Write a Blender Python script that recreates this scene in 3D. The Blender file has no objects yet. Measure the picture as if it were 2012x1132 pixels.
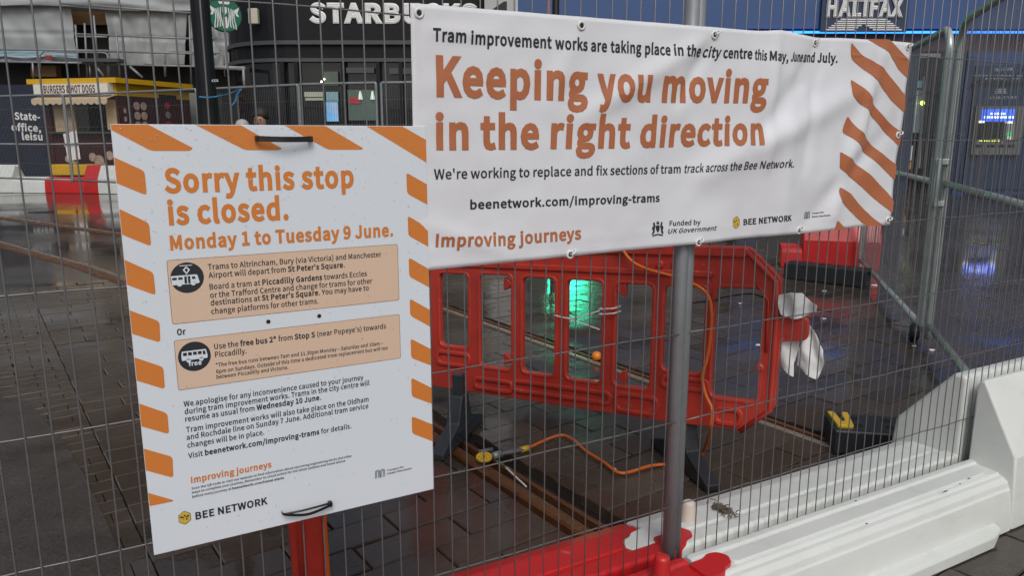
import bpy, bmesh, math, random
from mathutils import Vector, Matrix, noise
from mathutils.geometry import tessellate_polygon
random.seed(7)
scn = bpy.context.scene
COL = scn.collection

# ------------------------------------------------------------------ camera
F, CX, CY, HC = 1490.0, 1006.0, 566.0, 1.4          # focal length in photo pixels, centre, camera height
P = math.atan(298 / 1490.0)
cd = bpy.data.cameras.new('camera'); cam = bpy.data.objects.new('camera', cd); COL.objects.link(cam)
cd.sensor_width = 36; cd.lens = F * 36 / 2012; cd.clip_start = 0.02; cd.clip_end = 600
cam.location = (0, 0, HC); cam.rotation_euler = (math.pi / 2 - P, 0, 0)
scn.camera = cam

# ------------------------------------------------------------------ world, sun, exposure
SUN_EL, SUN_AZ = 46.0, 170.0                          # overcast: soft, from behind the camera
w = bpy.data.worlds.new('World'); scn.world = w; w.use_nodes = True
nt = w.node_tree; bg = nt.nodes['Background']
sky = nt.nodes.new('ShaderNodeTexSky'); sky.sky_type = 'NISHITA'; sky.sun_disc = False
sky.sun_elevation = math.radians(SUN_EL); sky.sun_rotation = math.radians(SUN_AZ)
sky.air_density = 1.0; sky.dust_density = 4.0; sky.ozone_density = 1.0
hs = nt.nodes.new('ShaderNodeHueSaturation'); hs.inputs['Saturation'].default_value = 0.50
nt.links.new(sky.outputs[0], hs.inputs['Color']); nt.links.new(hs.outputs[0], bg.inputs[0])
bg.inputs[1].default_value = 0.085
sd = bpy.data.lights.new('sun', 'SUN'); sd.energy = 0.9; sd.angle = math.radians(25); sd.color = (1.0, 0.985, 0.96)
sun = bpy.data.objects.new('sun', sd); COL.objects.link(sun)
az = math.radians(SUN_AZ); el = math.radians(SUN_EL)
sdir = Vector((math.sin(az) * math.cos(el), math.cos(az) * math.cos(el), math.sin(el)))
sun.rotation_euler = sdir.to_track_quat('Z', 'Y').to_euler()
vs = scn.view_settings; vs.view_transform = 'Standard'; vs.look = 'None'; vs.exposure = 0.26; vs.gamma = 1.0
vs.use_curve_mapping = False

# ------------------------------------------------------------------ geometry of the place
def ray(u, v):
    x = (u - CX) / F; z = (CY - v) / F
    return Vector((x, math.cos(P) + z * math.sin(P), -math.sin(P) + z * math.cos(P)))
def gnd(u, v, z0=0.0):
    d = ray(u, v); t = (z0 - HC) / d.z
    return Vector((0, 0, HC)) + d * t
def W(u, v, Y):                                       # a point of the place at depth Y
    d = ray(u, v); return Vector((0, 0, HC)) + d * (Y / d.y)
D = 1.53
AF = math.radians(61.2)
E = Vector((math.sin(AF), math.cos(AF), 0)); N = Vector((-math.cos(AF), math.sin(AF), 0))
Z = Vector((0, 0, 1))
def FP(s, z, off=0.0): return E * s + N * (D + off) + Z * z   # the fence plane: along, up, behind
def fs(u, v, off=0.0):
    d = ray(u, v); t = (D + off) / d.dot(N); p = d * t + Vector((0, 0, HC)); return p.dot(E), p.z
def V(x, y, z): return Vector((x, y, z))

# ------------------------------------------------------------------ materials
MAT = {}
def mat(name, col, rough=0.5, metal=0.0, var=0.12, scale=8.0, bump=0.05, bscale=None, spec=0.5, rvar=0.1,
        emit=None, estr=0.0, coat=0.0, objrand=0.0, dirt=None, dirt_amt=0.0, dscale=2.0, sss=0.0):
    if name in MAT: return MAT[name]
    m = bpy.data.materials.new(name); m.use_nodes = True; t = m.node_tree; n = t.nodes; L = t.links
    b = n['Principled BSDF']
    tc = n.new('ShaderNodeTexCoord')
    nz = n.new('ShaderNodeTexNoise'); nz.inputs['Scale'].default_value = scale; nz.inputs['Detail'].default_value = 6
    L.new(tc.outputs['Object'], nz.inputs['Vector'])
    mx = n.new('ShaderNodeMix'); mx.data_type = 'RGBA'
    c1 = [max(0, c * (1 - var)) for c in col]; c2 = [min(1, c * (1 + var)) for c in col]
    mx.inputs[6].default_value = (*c1, 1); mx.inputs[7].default_value = (*c2, 1)
    L.new(nz.outputs['Fac'], mx.inputs[0])
    out = mx.outputs[2]
    if objrand:
        oi = n.new('ShaderNodeObjectInfo'); h = n.new('ShaderNodeHueSaturation')
        mr = n.new('ShaderNodeMapRange'); mr.inputs[3].default_value = 1 - objrand; mr.inputs[4].default_value = 1 + objrand
        L.new(oi.outputs['Random'], mr.inputs[0]); L.new(mr.outputs[0], h.inputs['Value']); L.new(out, h.inputs['Color']); out = h.outputs[0]
    if dirt:
        nd = n.new('ShaderNodeTexNoise'); nd.inputs['Scale'].default_value = dscale; nd.inputs['Detail'].default_value = 8
        L.new(tc.outputs['Object'], nd.inputs['Vector'])
        cr = n.new('ShaderNodeMapRange'); cr.inputs[1].default_value = 0.48; cr.inputs[2].default_value = 0.75; cr.inputs[4].default_value = dirt_amt
        L.new(nd.outputs['Fac'], cr.inputs[0])
        md = n.new('ShaderNodeMix'); md.data_type = 'RGBA'; md.inputs[7].default_value = (*dirt, 1)
        L.new(cr.outputs[0], md.inputs[0]); L.new(out, md.inputs[6]); out = md.outputs[2]
    L.new(out, b.inputs['Base Color'])
    r2 = n.new('ShaderNodeTexNoise'); r2.inputs['Scale'].default_value = scale * 0.45; r2.inputs['Detail'].default_value = 5
    L.new(tc.outputs['Object'], r2.inputs['Vector'])
    rr = n.new('ShaderNodeMapRange'); rr.inputs[1].default_value = 0.3; rr.inputs[2].default_value = 0.7
    rr.inputs[3].default_value = max(0.02, rough - rvar); rr.inputs[4].default_value = min(1, rough + rvar)
    L.new(r2.outputs['Fac'], rr.inputs[0]); L.new(rr.outputs[0], b.inputs['Roughness'])
    b.inputs['Metallic'].default_value = metal; b.inputs['Specular IOR Level'].default_value = spec
    if coat: b.inputs['Coat Weight'].default_value = coat; b.inputs['Coat Roughness'].default_value = 0.08
    if sss: b.inputs['Subsurface Weight'].default_value = sss; b.inputs['Subsurface Radius'].default_value = (0.02, 0.02, 0.02)
    if bump:
        bn = n.new('ShaderNodeTexNoise'); bn.inputs['Scale'].default_value = bscale or scale * 4; bn.inputs['Detail'].default_value = 5
        L.new(tc.outputs['Object'], bn.inputs['Vector'])
        bp = n.new('ShaderNodeBump'); bp.inputs['Strength'].default_value = bump; bp.inputs['Distance'].default_value = 0.01
        L.new(bn.outputs['Fac'], bp.inputs['Height']); L.new(bp.outputs[0], b.inputs['Normal'])
    if emit:
        b.inputs['Emission Color'].default_value = (*emit, 1); b.inputs['Emission Strength'].default_value = estr
    MAT[name] = m; return m

def wet_mat(name, dry, wet, r_dry, r_wet, pscale, bump, bscale, thr=0.5, objrand=0.0, aniso=False):
    """paving under rain: damp stone with thin films of standing water between the grains"""
    m = bpy.data.materials.new(name); m.use_nodes = True; t = m.node_tree; n = t.nodes; L = t.links
    b = n['Principled BSDF']; tc = n.new('ShaderNodeNewGeometry'); pos = tc.outputs['Position']
    a = n.new('ShaderNodeTexNoise'); a.inputs['Scale'].default_value = pscale; a.inputs['Detail'].default_value = 7; a.inputs['Roughness'].default_value = 0.6
    L.new(pos, a.inputs['Vector'])
    mr = n.new('ShaderNodeMapRange'); mr.inputs[1].default_value = thr - 0.1; mr.inputs[2].default_value = thr + 0.12; L.new(a.outputs['Fac'], mr.inputs[0])
    g = n.new('ShaderNodeTexNoise'); g.inputs['Scale'].default_value = 55; g.inputs['Detail'].default_value = 8; L.new(pos, g.inputs['Vector'])
    s2 = n.new('ShaderNodeTexNoise'); s2.inputs['Scale'].default_value = 3.1; s2.inputs['Detail'].default_value = 6; L.new(pos, s2.inputs['Vector'])
    mx = n.new('ShaderNodeMix'); mx.data_type = 'RGBA'; mx.inputs[6].default_value = (*dry, 1); mx.inputs[7].default_value = (*wet, 1); L.new(mr.outputs[0], mx.inputs[0])
    h = n.new('ShaderNodeHueSaturation'); L.new(mx.outputs[2], h.inputs['Color'])
    ad = n.new('ShaderNodeMath'); ad.operation = 'ADD'; L.new(g.outputs['Fac'], ad.inputs[0]); L.new(s2.outputs['Fac'], ad.inputs[1])
    out = ad.outputs[0]
    if objrand:
        oi = n.new('ShaderNodeObjectInfo'); mm = n.new('ShaderNodeMath'); mm.operation = 'MULTIPLY_ADD'
        mm.inputs[1].default_value = objrand; L.new(oi.outputs['Random'], mm.inputs[0]); L.new(out, mm.inputs[2]); out = mm.outputs[0]
    vr = n.new('ShaderNodeMapRange'); vr.inputs[1].default_value = 0.6; vr.inputs[2].default_value = 1.4 + objrand; vr.inputs[3].default_value = 0.55; vr.inputs[4].default_value = 1.45
    L.new(out, vr.inputs[0]); L.new(vr.outputs[0], h.inputs['Value']); L.new(h.outputs[0], b.inputs['Base Color'])
    rr = n.new('ShaderNodeMapRange'); rr.inputs[3].default_value = r_dry; rr.inputs[4].default_value = r_wet; L.new(mr.outputs[0], rr.inputs[0])
    L.new(rr.outputs[0], b.inputs['Roughness'])
    bn = n.new('ShaderNodeTexNoise'); bn.inputs['Scale'].default_value = bscale; bn.inputs['Detail'].default_value = 4; L.new(pos, bn.inputs['Vector'])
    bs = n.new('ShaderNodeMapRange'); bs.inputs[3].default_value = bump; bs.inputs[4].default_value = bump * 0.12; L.new(mr.outputs[0], bs.inputs[0])
    bp = n.new('ShaderNodeBump'); bp.inputs['Distance'].default_value = 0.01; L.new(bs.outputs[0], bp.inputs['Strength'])
    L.new(bn.outputs['Fac'], bp.inputs['Height']); L.new(bp.outputs[0], b.inputs['Normal'])
    MAT[name] = m; return m

M_flag = wet_mat('wet_flagstone', (0.078, 0.061, 0.047), (0.050, 0.038, 0.029), 0.31, 0.06, 1.1, 0.22, 26, 0.46, objrand=0.7)
M_asph = wet_mat('wet_asphalt', (0.072, 0.060, 0.050), (0.049, 0.041, 0.034), 0.25, 0.04, 0.55, 0.20, 20, 0.45)
M_bed = wet_mat('wet_bedding', (0.034, 0.028, 0.022), (0.022, 0.018, 0.015), 0.4, 0.12, 2.0, 0.4, 30)
M_white_board = mat('board_white', (0.665, 0.715, 0.770), 0.42, var=0.02, scale=3, bump=0.02, bscale=120)
M_orange_b = mat('board_orange', (0.62, 0.200, 0.036), 0.42, var=0.04, scale=6, bump=0.02, bscale=120)
M_peach = mat('board_peach', (0.67, 0.49, 0.365), 0.42, var=0.03, scale=6, bump=0.02, bscale=120)
M_edge = mat('peach_outline', (0.30, 0.14, 0.07), 0.45)
M_ink = mat('print_ink', (0.018, 0.022, 0.028), 0.45, var=0.1, bump=0.0)
M_banner = mat('banner_vinyl', (0.715, 0.725, 0.765), 0.36, var=0.04, scale=5, bump=0.05, bscale=260, dirt=(0.50, 0.48, 0.45), dirt_amt=0.22, dscale=3.5)
M_orange_n = mat('banner_orange', (0.43, 0.145, 0.062), 0.36, var=0.05, scale=6, bump=0.05, bscale=260)
M_galv = mat('galvanised_steel', (0.24, 0.252, 0.265), 0.46, metal=0.3, var=0.20, scale=14, bump=0.05, rvar=0.12)
M_wire = mat('fence_wire', (0.165, 0.167, 0.172), 0.34, metal=0.4, var=0.25, scale=20, bump=0.04)
M_green_galv = mat('pale_green_galvanised', (0.44, 0.49, 0.465), 0.34, metal=0.40, var=0.24, scale=9, bump=0.06, rvar=0.12)
M_zip = mat('black_nylon', (0.012, 0.012, 0.013), 0.35, bump=0.02)
M_zipw = mat('white_nylon', (0.7, 0.7, 0.68), 0.4, bump=0.02)
M_red = mat('red_plastic', (0.49, 0.044, 0.028), 0.42, var=0.14, scale=7, bump=0.05, bscale=60, dirt=(0.16, 0.02, 0.018), dirt_amt=0.45, dscale=5, coat=0.15)
M_red2 = mat('red_polythene', (0.54, 0.018, 0.020), 0.36, var=0.08, scale=7, bump=0.04, bscale=60, dirt=(0.22, 0.03, 0.03), dirt_amt=0.35, dscale=4)
M_whiteP = mat('white_polythene', (0.67, 0.69, 0.665), 0.38, var=0.05, scale=5, bump=0.03, bscale=50, dirt=(0.48, 0.53, 0.45), dirt_amt=0.30, dscale=4, sss=0.25)
def grime(m, col, lo, hi, amt, sc=(6, 6, 6), thr_col=None):
    """scuffs and rain-washed grime with a shape of their own, mixed over a material's colour"""
    t = m.node_tree; n = t.nodes; L = t.links; b = n['Principled BSDF']; src = b.inputs['Base Color'].links[0].from_socket
    g = n.new('ShaderNodeNewGeometry'); mp = n.new('ShaderNodeMapping'); mp.inputs['Scale'].default_value = sc; L.new(g.outputs['Position'], mp.inputs['Vector'])
    nz = n.new('ShaderNodeTexNoise'); nz.inputs['Scale'].default_value = 1; nz.inputs['Detail'].default_value = 9; nz.inputs['Roughness'].default_value = .68; L.new(mp.outputs[0], nz.inputs['Vector'])
    r = n.new('ShaderNodeMapRange'); r.inputs[1].default_value = lo; r.inputs[2].default_value = hi; r.inputs[4].default_value = amt; L.new(nz.outputs['Fac'], r.inputs[0])
    x = n.new('ShaderNodeMix'); x.data_type = 'RGBA'; x.inputs[7].default_value = (*col, 1); L.new(r.outputs[0], x.inputs[0]); L.new(src, x.inputs[6]); L.new(x.outputs[2], b.inputs['Base Color'])
grime(M_whiteP, (.40, .44, .36), .54, .76, .35, (7, 7, 22)); grime(M_whiteP, (.10, .09, .075), .68, .72, .7, (26, 26, 60))
grime(M_red, (.62, .22, .16), .62, .72, .5, (20, 20, 34)); grime(M_red, (.07, .03, .022), .60, .72, .6, (13, 13, 13))
grime(M_red2, (.62, .25, .22), .64, .72, .45, (22, 22, 40)); grime(M_red2, (.10, .03, .025), .62, .74, .5, (12, 12, 20))
grime(M_banner, (.52, .51, .48), .58, .74, .28, (9, 9, 5))
M_rubber = mat('black_rubber', (0.018, 0.020, 0.024), 0.5, var=0.25, scale=16, bump=0.25, bscale=90)
M_greyfoot = mat('grey_rubber_foot', (0.035, 0.045, 0.055), 0.34, var=0.25, scale=16, bump=0.12, bscale=60)
M_yellow = mat('yellow_plastic', (0.66, 0.42, 0.03), 0.4, bump=0.03)
M_cable = mat('orange_cable', (0.62, 0.13, 0.015), 0.36, var=0.12, scale=10, bump=0.02)
M_rust = mat('rusty_rail', (0.15, 0.062, 0.024), 0.40, metal=0.25, var=0.45, scale=14, bump=0.3, bscale=70, rvar=0.2)
M_rail = mat('worn_rail', (0.36, 0.29, 0.23), 0.30, metal=0.5, var=0.3, scale=10, bump=0.12, bscale=60)
M_cloth = mat('white_cloth', (0.72, 0.73, 0.72), 0.8, var=0.04, bump=0.08, bscale=200)
M_dark = mat('near_black_cladding', (0.0085, 0.0092, 0.0115), 0.5, var=0.2, scale=2, bump=0.02, spec=0.25)
M_darkgrey = mat('dark_grey_trim', (0.06, 0.063, 0.07), 0.4, var=0.1, bump=0.02)
M_navy = mat('navy_hoarding', (0.012, 0.017, 0.036), 0.40, var=0.15, scale=2, bump=0.02)
M_lettw = mat('white_lettering', (0.72, 0.72, 0.71), 0.45, bump=0.0)
M_sheet = mat('debris_sheeting', (0.31, 0.325, 0.335), 0.55, var=0.10, scale=2, bump=0.05, bscale=30)
M_sheetb = mat('sheeting_blue_band', (0.30, 0.42, 0.48), 0.55, var=0.25, scale=3)
M_kyel = mat('kiosk_yellow', (0.62, 0.36, 0.015), 0.4, var=0.08)
M_maroon = mat('kiosk_maroon', (0.045, 0.012, 0.014), 0.35, var=0.2)
M_cream = mat('cream_awning', (0.52, 0.42, 0.28), 0.7, var=0.1)
M_signw = mat('kiosk_sign_white', (0.60, 0.58, 0.52), 0.4, emit=(1, .95, .85), estr=0.05)
M_blue = mat('bank_blue', (0.034, 0.080, 0.215), 0.42, var=0.08, scale=1.5, bump=0.01)
M_blued = mat('bank_dark_blue', (0.016, 0.035, 0.085), 0.36, var=0.1, scale=2, bump=0.01)
M_led = mat('blue_led', (0.02, 0.15, 0.6), 0.3, emit=(0.02, 0.22, 1.0), estr=2.6, bump=0)
M_brick = mat('brown_brick', (0.10, 0.055, 0.045), 0.7, var=0.3, scale=5)
M_glass = mat('dark_glass', (0.012, 0.014, 0.018), 0.06, var=0.1, bump=0.0, rvar=0.02, spec=0.6)
M_stone = mat('pale_stone', (0.42, 0.42, 0.41), 0.55, var=0.1, scale=3)
M_grey = mat('mid_grey_metal', (0.16, 0.165, 0.17), 0.35, metal=0.3)
M_skin = mat('skin', (0.36, 0.19, 0.13), 0.5)
M_hair = mat('dark_hair', (0.02, 0.014, 0.010), 0.6)
M_jacket = mat('dark_jacket', (0.02, 0.022, 0.03), 0.7)
M_trou = mat('dark_trousers', (0.015, 0.015, 0.018), 0.7)
M_wood = mat('raw_timber', (0.22, 0.115, 0.045), 0.6, var=0.35, scale=6)
M_beige = mat('far_render', (0.28, 0.28, 0.24), 0.7, var=0.15)
M_rope = mat('blue_rope', (0.03, 0.20, 0.40), 0.6)
M_gold = mat('bee_yellow', (0.60, 0.40, 0.05), 0.45, bump=0)

def droplet(name):
    m = bpy.data.materials.new(name); m.use_nodes = True; t = m.node_tree; n = t.nodes; L = t.links; n.clear()
    out = n.new('ShaderNodeOutputMaterial'); mx = n.new('ShaderNodeMixShader'); tr = n.new('ShaderNodeBsdfTransparent'); gl = n.new('ShaderNodeBsdfGlossy'); fr = n.new('ShaderNodeFresnel')
    tr.inputs[0].default_value = (.93, .94, .95, 1); gl.inputs['Roughness'].default_value = .05; fr.inputs['IOR'].default_value = 1.75
    nz = n.new('ShaderNodeTexNoise'); nz.inputs['Scale'].default_value = 90; bp_ = n.new('ShaderNodeBump'); bp_.inputs['Strength'].default_value = .05
    L.new(nz.outputs['Fac'], bp_.inputs['Height']); L.new(bp_.outputs[0], gl.inputs['Normal'])
    ge = n.new('ShaderNodeNewGeometry'); sb_ = n.new('ShaderNodeMath'); sb_.operation = 'SUBTRACT'; sb_.use_clamp = True; a_ = n.new('ShaderNodeMath'); a_.inputs[1].default_value = .10; L.new(fr.outputs[0], a_.inputs[0]); L.new(a_.outputs[0], sb_.inputs[0]); L.new(ge.outputs['Backfacing'], sb_.inputs[1]); L.new(sb_.outputs[0], mx.inputs[0]); L.new(tr.outputs[0], mx.inputs[1]); L.new(gl.outputs[0], mx.inputs[2]); L.new(mx.outputs[0], out.inputs[0]); return m
def glassy(name):
    m = bpy.data.materials.new(name); m.use_nodes = True; b = m.node_tree.nodes['Principled BSDF']
    b.inputs['Transmission Weight'].default_value = 1; b.inputs['Roughness'].default_value = 0.02; b.inputs['IOR'].default_value = 1.33
    n = m.node_tree.nodes.new('ShaderNodeTexNoise'); n.inputs['Scale'].default_value = 300
    bp = m.node_tree.nodes.new('ShaderNodeBump'); bp.inputs['Strength'].default_value = 0.02
    m.node_tree.links.new(n.outputs['Fac'], bp.inputs['Height']); m.node_tree.links.new(bp.outputs[0], b.inputs['Normal'])
    return m
M_water = droplet('rain_water')

# ------------------------------------------------------------------ object helpers
def put(name, me, m=None, parent=None, smooth=False):
    o = bpy.data.objects.new(name, me); COL.objects.link(o)
    if m is not None:
        me.materials.clear()
        for q in (m if isinstance(m, (list, tuple)) else [m]): me.materials.append(q)
    if smooth:
        for p in me.polygons: p.use_smooth = True
    if parent is not None:
        o.parent = parent; o.matrix_parent_inverse = parent_mat(parent).inverted()
    return o
def parent_mat(p):
    m = Matrix.LocRotScale(p.location, p.rotation_euler, p.scale)
    if p.parent is not None: m = parent_mat(p.parent) @ p.matrix_parent_inverse @ m
    return m
def thing(name, label, cat, loc=(0, 0, 0), group=None):
    o = bpy.data.objects.new(name, None); COL.objects.link(o); o.empty_display_size = 0.1; o.location = loc
    return tag(o, label, cat, group)
def tag(o, label=None, cat=None, group=None, kind=None):
    if label: o['label'] = label
    if cat: o['category'] = cat
    if group: o['group'] = group
    if kind: o['kind'] = kind
    return o
def copy_tree(o, parent=None):
    c = o.copy(); COL.objects.link(c)
    if parent is not None: c.parent = parent
    for ch in list(o.children): copy_tree(ch, c)
    return c

class MB:
    def __init__(s): s.v = []; s.f = []; s.mi = []
    def add(s, vs, fs_, mi=0):
        k = len(s.v); s.v += [tuple(p) for p in vs]; s.f += [tuple(i + k for i in f) for f in fs_]; s.mi += [mi] * len(fs_); return s
    def box(s, c, size, ax=None, mi=0):
        ax = ax or (V(1, 0, 0), V(0, 1, 0), V(0, 0, 1)); c = Vector(c)
        pts = [c + ax[0] * (size[0] / 2 * a) + ax[1] * (size[1] / 2 * b) + ax[2] * (size[2] / 2 * d) for a in (-1, 1) for b in (-1, 1) for d in (-1, 1)]
        return s.add(pts, [(0, 1, 3, 2), (4, 6, 7, 5), (0, 4, 5, 1), (2, 3, 7, 6), (0, 2, 6, 4), (1, 5, 7, 3)], mi)
    def prism(s, poly, vec, mi=0):                     # polygon of 3-d points pushed along vec
        n = len(poly); vec = Vector(vec); a = [Vector(p) for p in poly]; b = [p + vec for p in a]
        return s.add(a + b, [tuple(range(n - 1, -1, -1)), tuple(range(n, 2 * n))] + [(i, (i + 1) % n, (i + 1) % n + n, i + n) for i in range(n)], mi)
    def tube(s, path, r, n=8, cap=True, mi=0, closed=False):
        path = [Vector(p) for p in path]; rings = []; m = len(path); up = None
        rad = r if isinstance(r, (list, tuple)) else [r] * m
        for i, p in enumerate(path):
            if closed: t = path[(i + 1) % m] - path[i - 1]
            else: t = (path[min(i + 1, m - 1)] - path[max(i - 1, 0)])
            t = t.normalized()
            if up is None: up = (V(0, 0, 1) if abs(t.z) < 0.9 else V(1, 0, 0))
            x = up.cross(t); x = x.normalized() if x.length > 1e-6 else V(1, 0, 0)
            y = t.cross(x).normalized(); up = y
            rings.append([p + x * (rad[i] * math.cos(2 * math.pi * k / n)) + y * (rad[i] * math.sin(2 * math.pi * k / n)) for k in range(n)])
        vs_ = [q for g in rings for q in g]; fs_ = []
        for i in range(m if closed else m - 1):
            j = (i + 1) % m
            for k in range(n): fs_.append((i * n + k, i * n + (k + 1) % n, j * n + (k + 1) % n, j * n + k))
        if cap and not closed: fs_ += [tuple(range(n - 1, -1, -1)), tuple(range((m - 1) * n, m * n))]
        return s.add(vs_, fs_, mi)
    def lathe(s, c, prof, n=16, axis=None, mi=0):      # prof: (radius, height) along axis from c
        axis = Vector(axis or (0, 0, 1)).normalized(); x = axis.orthogonal().normalized(); y = axis.cross(x); c = Vector(c)
        vs_ = []; fs_ = []
        for (r, h) in prof:
            for k in range(n):
                a = 2 * math.pi * k / n; vs_.append(c + axis * h + x * (r * math.cos(a)) + y * (r * math.sin(a)))
        for i in range(len(prof) - 1):
            for k in range(n): fs_.append((i * n + k, i * n + (k + 1) % n, (i + 1) * n + (k + 1) % n, (i + 1) * n + k))
        fs_ += [tuple(range(n - 1, -1, -1)), tuple(range((len(prof) - 1) * n, len(prof) * n))]
        return s.add(vs_, fs_, mi)
    def mesh(s, name='mesh', recalc=True):
        me = bpy.data.meshes.new(name); me.from_pydata(s.v, [], s.f)
        if any(s.mi): me.polygons.foreach_set('material_index', s.mi)
        if recalc:
            bm = bmesh.new(); bm.from_mesh(me); bmesh.ops.recalc_face_normals(bm, faces=bm.faces); bm.to_mesh(me); bm.free()
        me.update(); return me
    def build(s, name, m, parent=None, bevel=0, seg=2, smooth=False):
        o = put(name, s.mesh(name), m, parent, smooth=smooth or bool(bevel))
        if bevel: o.data.set_sharp_from_angle(angle=math.radians(24))
        if bevel:
            b = o.modifiers.new('bevel', 'BEVEL'); b.width = bevel; b.segments = seg; b.limit_method = 'ANGLE'; b.angle_limit = math.radians(35); b.harden_normals = True
        return o

def spline(pts, k=8):                                   # Catmull-Rom through 3-d points
    pts = [Vector(p) for p in pts]; out = []
    for i in range(len(pts) - 1):
        p0 = pts[max(i - 1, 0)]; p1 = pts[i]; p2 = pts[i + 1]; p3 = pts[min(i + 2, len(pts) - 1)]
        for j in range(k):
            t = j / k
            out.append(0.5 * ((2 * p1) + (p2 - p0) * t + (2 * p0 - 5 * p1 + 4 * p2 - p3) * t * t + (3 * p1 - p0 - 3 * p2 + p3) * t ** 3))
    out.append(pts[-1]); return out
def round_poly(pts, r, k=4):                            # round the corners of a 2-d polygon
    out = []; n = len(pts)
    for i in range(n):
        p = Vector(pts[i]); a = Vector(pts[i - 1]) - p; b = Vector(pts[(i + 1) % n]) - p
        rr = min(r, a.length * 0.45, b.length * 0.45)
        if rr < 1e-5: out.append(p); continue
        s_ = p + a.normalized() * rr; e_ = p + b.normalized() * rr
        for j in range(k + 1):
            t = j / k; out.append(s_ * (1 - t) ** 2 + p * (2 * t * (1 - t)) + e_ * t * t)
    return out
TMP = bpy.data.scenes.new('workbench')
def evaluate(o):                                        # evaluated mesh of a helper object, in a scene of its own
    TMP.collection.objects.link(o); vl = TMP.view_layers[0]; vl.update(); dg = vl.depsgraph; dg.update()
    me = bpy.data.meshes.new_from_object(o.evaluated_get(dg)); TMP.collection.objects.unlink(o); return me
def plate(polys, ext=0.0, bev=0.0, bres=1):             # flat curve with holes -> mesh in local XY
    if not ext and not bev:
        me = bpy.data.meshes.new('plate'); vs_ = [tuple(p[:2]) + (0.0,) for q in polys for p in q]
        tr = tessellate_polygon([[Vector((p[0], p[1], 0)) for p in q] for q in polys]); me.from_pydata(vs_, [], [tuple(t) for t in tr])
        bm = bmesh.new(); bm.from_mesh(me)
        for f_ in bm.faces:
            f_.normal_update()
            if f_.normal.z < 0: f_.normal_flip()
        bm.to_mesh(me); bm.free(); return me
    c = bpy.data.curves.new('plate', 'CURVE'); c.dimensions = '2D'; c.fill_mode = 'BOTH' if ext or bev else 'FRONT'
    c.extrude = ext; c.bevel_depth = bev; c.bevel_resolution = bres
    for poly in polys:
        sp = c.splines.new('POLY'); sp.points.add(len(poly) - 1); sp.use_cyclic_u = True
        for q, p in zip(sp.points, poly): q.co = (p[0], p[1], 0, 1)
    o = bpy.data.objects.new('plate', c); me = evaluate(o)
    bpy.data.objects.remove(o); bpy.data.curves.remove(c); return me

# ------------------------------------------------------------------ lettering
try:
    FONT = bpy.data.fonts.load(bpy.utils.system_resource('DATAFILES', path='fonts') + '/Noto Sans CJK Regular.woff2')
except Exception:
    FONT = None
_tc = bpy.data.curves.new('glyph', 'FONT'); _to = bpy.data.objects.new('glyph', _tc)
if FONT: _tc.font = FONT
_tc.resolution_u = 3; _tc.bevel_resolution = 0
def _ev(body, bev=0.0):
    _tc.resolution_u = 6 if bev > .055 * 0.3 else 3; _tc.body = body; _tc.bevel_depth = bev; _tc.fill_mode = 'NONE' if bev else 'FRONT'
    me = evaluate(_to)
    vs_ = [tuple(v.co) for v in me.vertices]; f = [tuple(p.vertices) for p in me.polygons]; bpy.data.meshes.remove(me)
    return vs_, f
_h = _ev('H')[0]; CAP = max(p[1] for p in _h)
_bars = _ev('||')[0]; _bw = max(p[0] for p in _bars) - min(p[0] for p in _bars)
_G = {}; _A = {}
def glyph(ch, bev):
    if ch not in _A:
        b = _ev('|' + ch + '|')[0]; _A[ch] = (max(p[0] for p in b) - min(p[0] for p in b) - _bw) / CAP
    if (ch, bev) not in _G:
        if ch == ' ': _G[(ch, bev)] = ([], [])
        else:
            v1, f1 = _ev(ch); v2, f2 = _ev(ch, bev * CAP)
            k = len(v1)
            _G[(ch, bev)] = ([(x / CAP, y / CAP, 0.0) for x, y, z in v1] + [(x / CAP, y / CAP, z / CAP) for x, y, z in v2], f1 + [tuple(i + k for i in q) for q in f2])
    return _G[(ch, bev)]
REG, BOLD, HEAVY = 0.027, 0.056, 0.064
def text_layout(runs):
    """runs: [(string, weight)] -> verts in cap-height units (x, y, z) and faces, starting at x = 0"""
    vs_ = []; f = []; x = 0.0
    for st, wt in runs:
        for ch in st:
            gv, gf = glyph(ch, wt); k = len(vs_)
            vs_ += [(px + x, py, pz) for px, py, pz in gv]; f += [tuple(i + k for i in q) for q in gf]
            x += _A[ch] + (wt * 1.55 if ch != ' ' else wt * 0.5)
    x0 = min(p[0] for p in vs_); x1 = max(p[0] for p in vs_)
    return [((p[0] - x0) / (x1 - x0), p[1], p[2]) for p in vs_], f, x1 - x0
def letter(name, runs, a, b, cap, to3d, m, parent, shear=0.0, zs=0.0006, grid=None):
    """lay text from a to b (2-d points of a surface) with a cap height, to3d(s, z, d) lifts it off the surface"""
    if isinstance(runs, str): runs = [(runs, REG)]
    vs_, f, wd = text_layout(runs); a = Vector(a); b = Vector(b); d = b - a; up = Vector((-d.y, d.x)).normalized()
    zmax = max([abs(p[2]) for p in vs_] + [1e-6])
    pts = [(a + d * (x + shear * y * cap / d.length) + up * (y * cap), zz) for x, y, zz in vs_]
    me = bpy.data.meshes.new(name); me.from_pydata([(p.x, p.y, zz / zmax) for p, zz in pts], [], f)
    if grid: grid_cut(me, grid)
    for v in me.vertices: v.co = to3d(v.co.x, v.co.y, zs * (0.5 + 0.5 * v.co.z))
    me.update()
    return put(name, me, m, parent)
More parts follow.
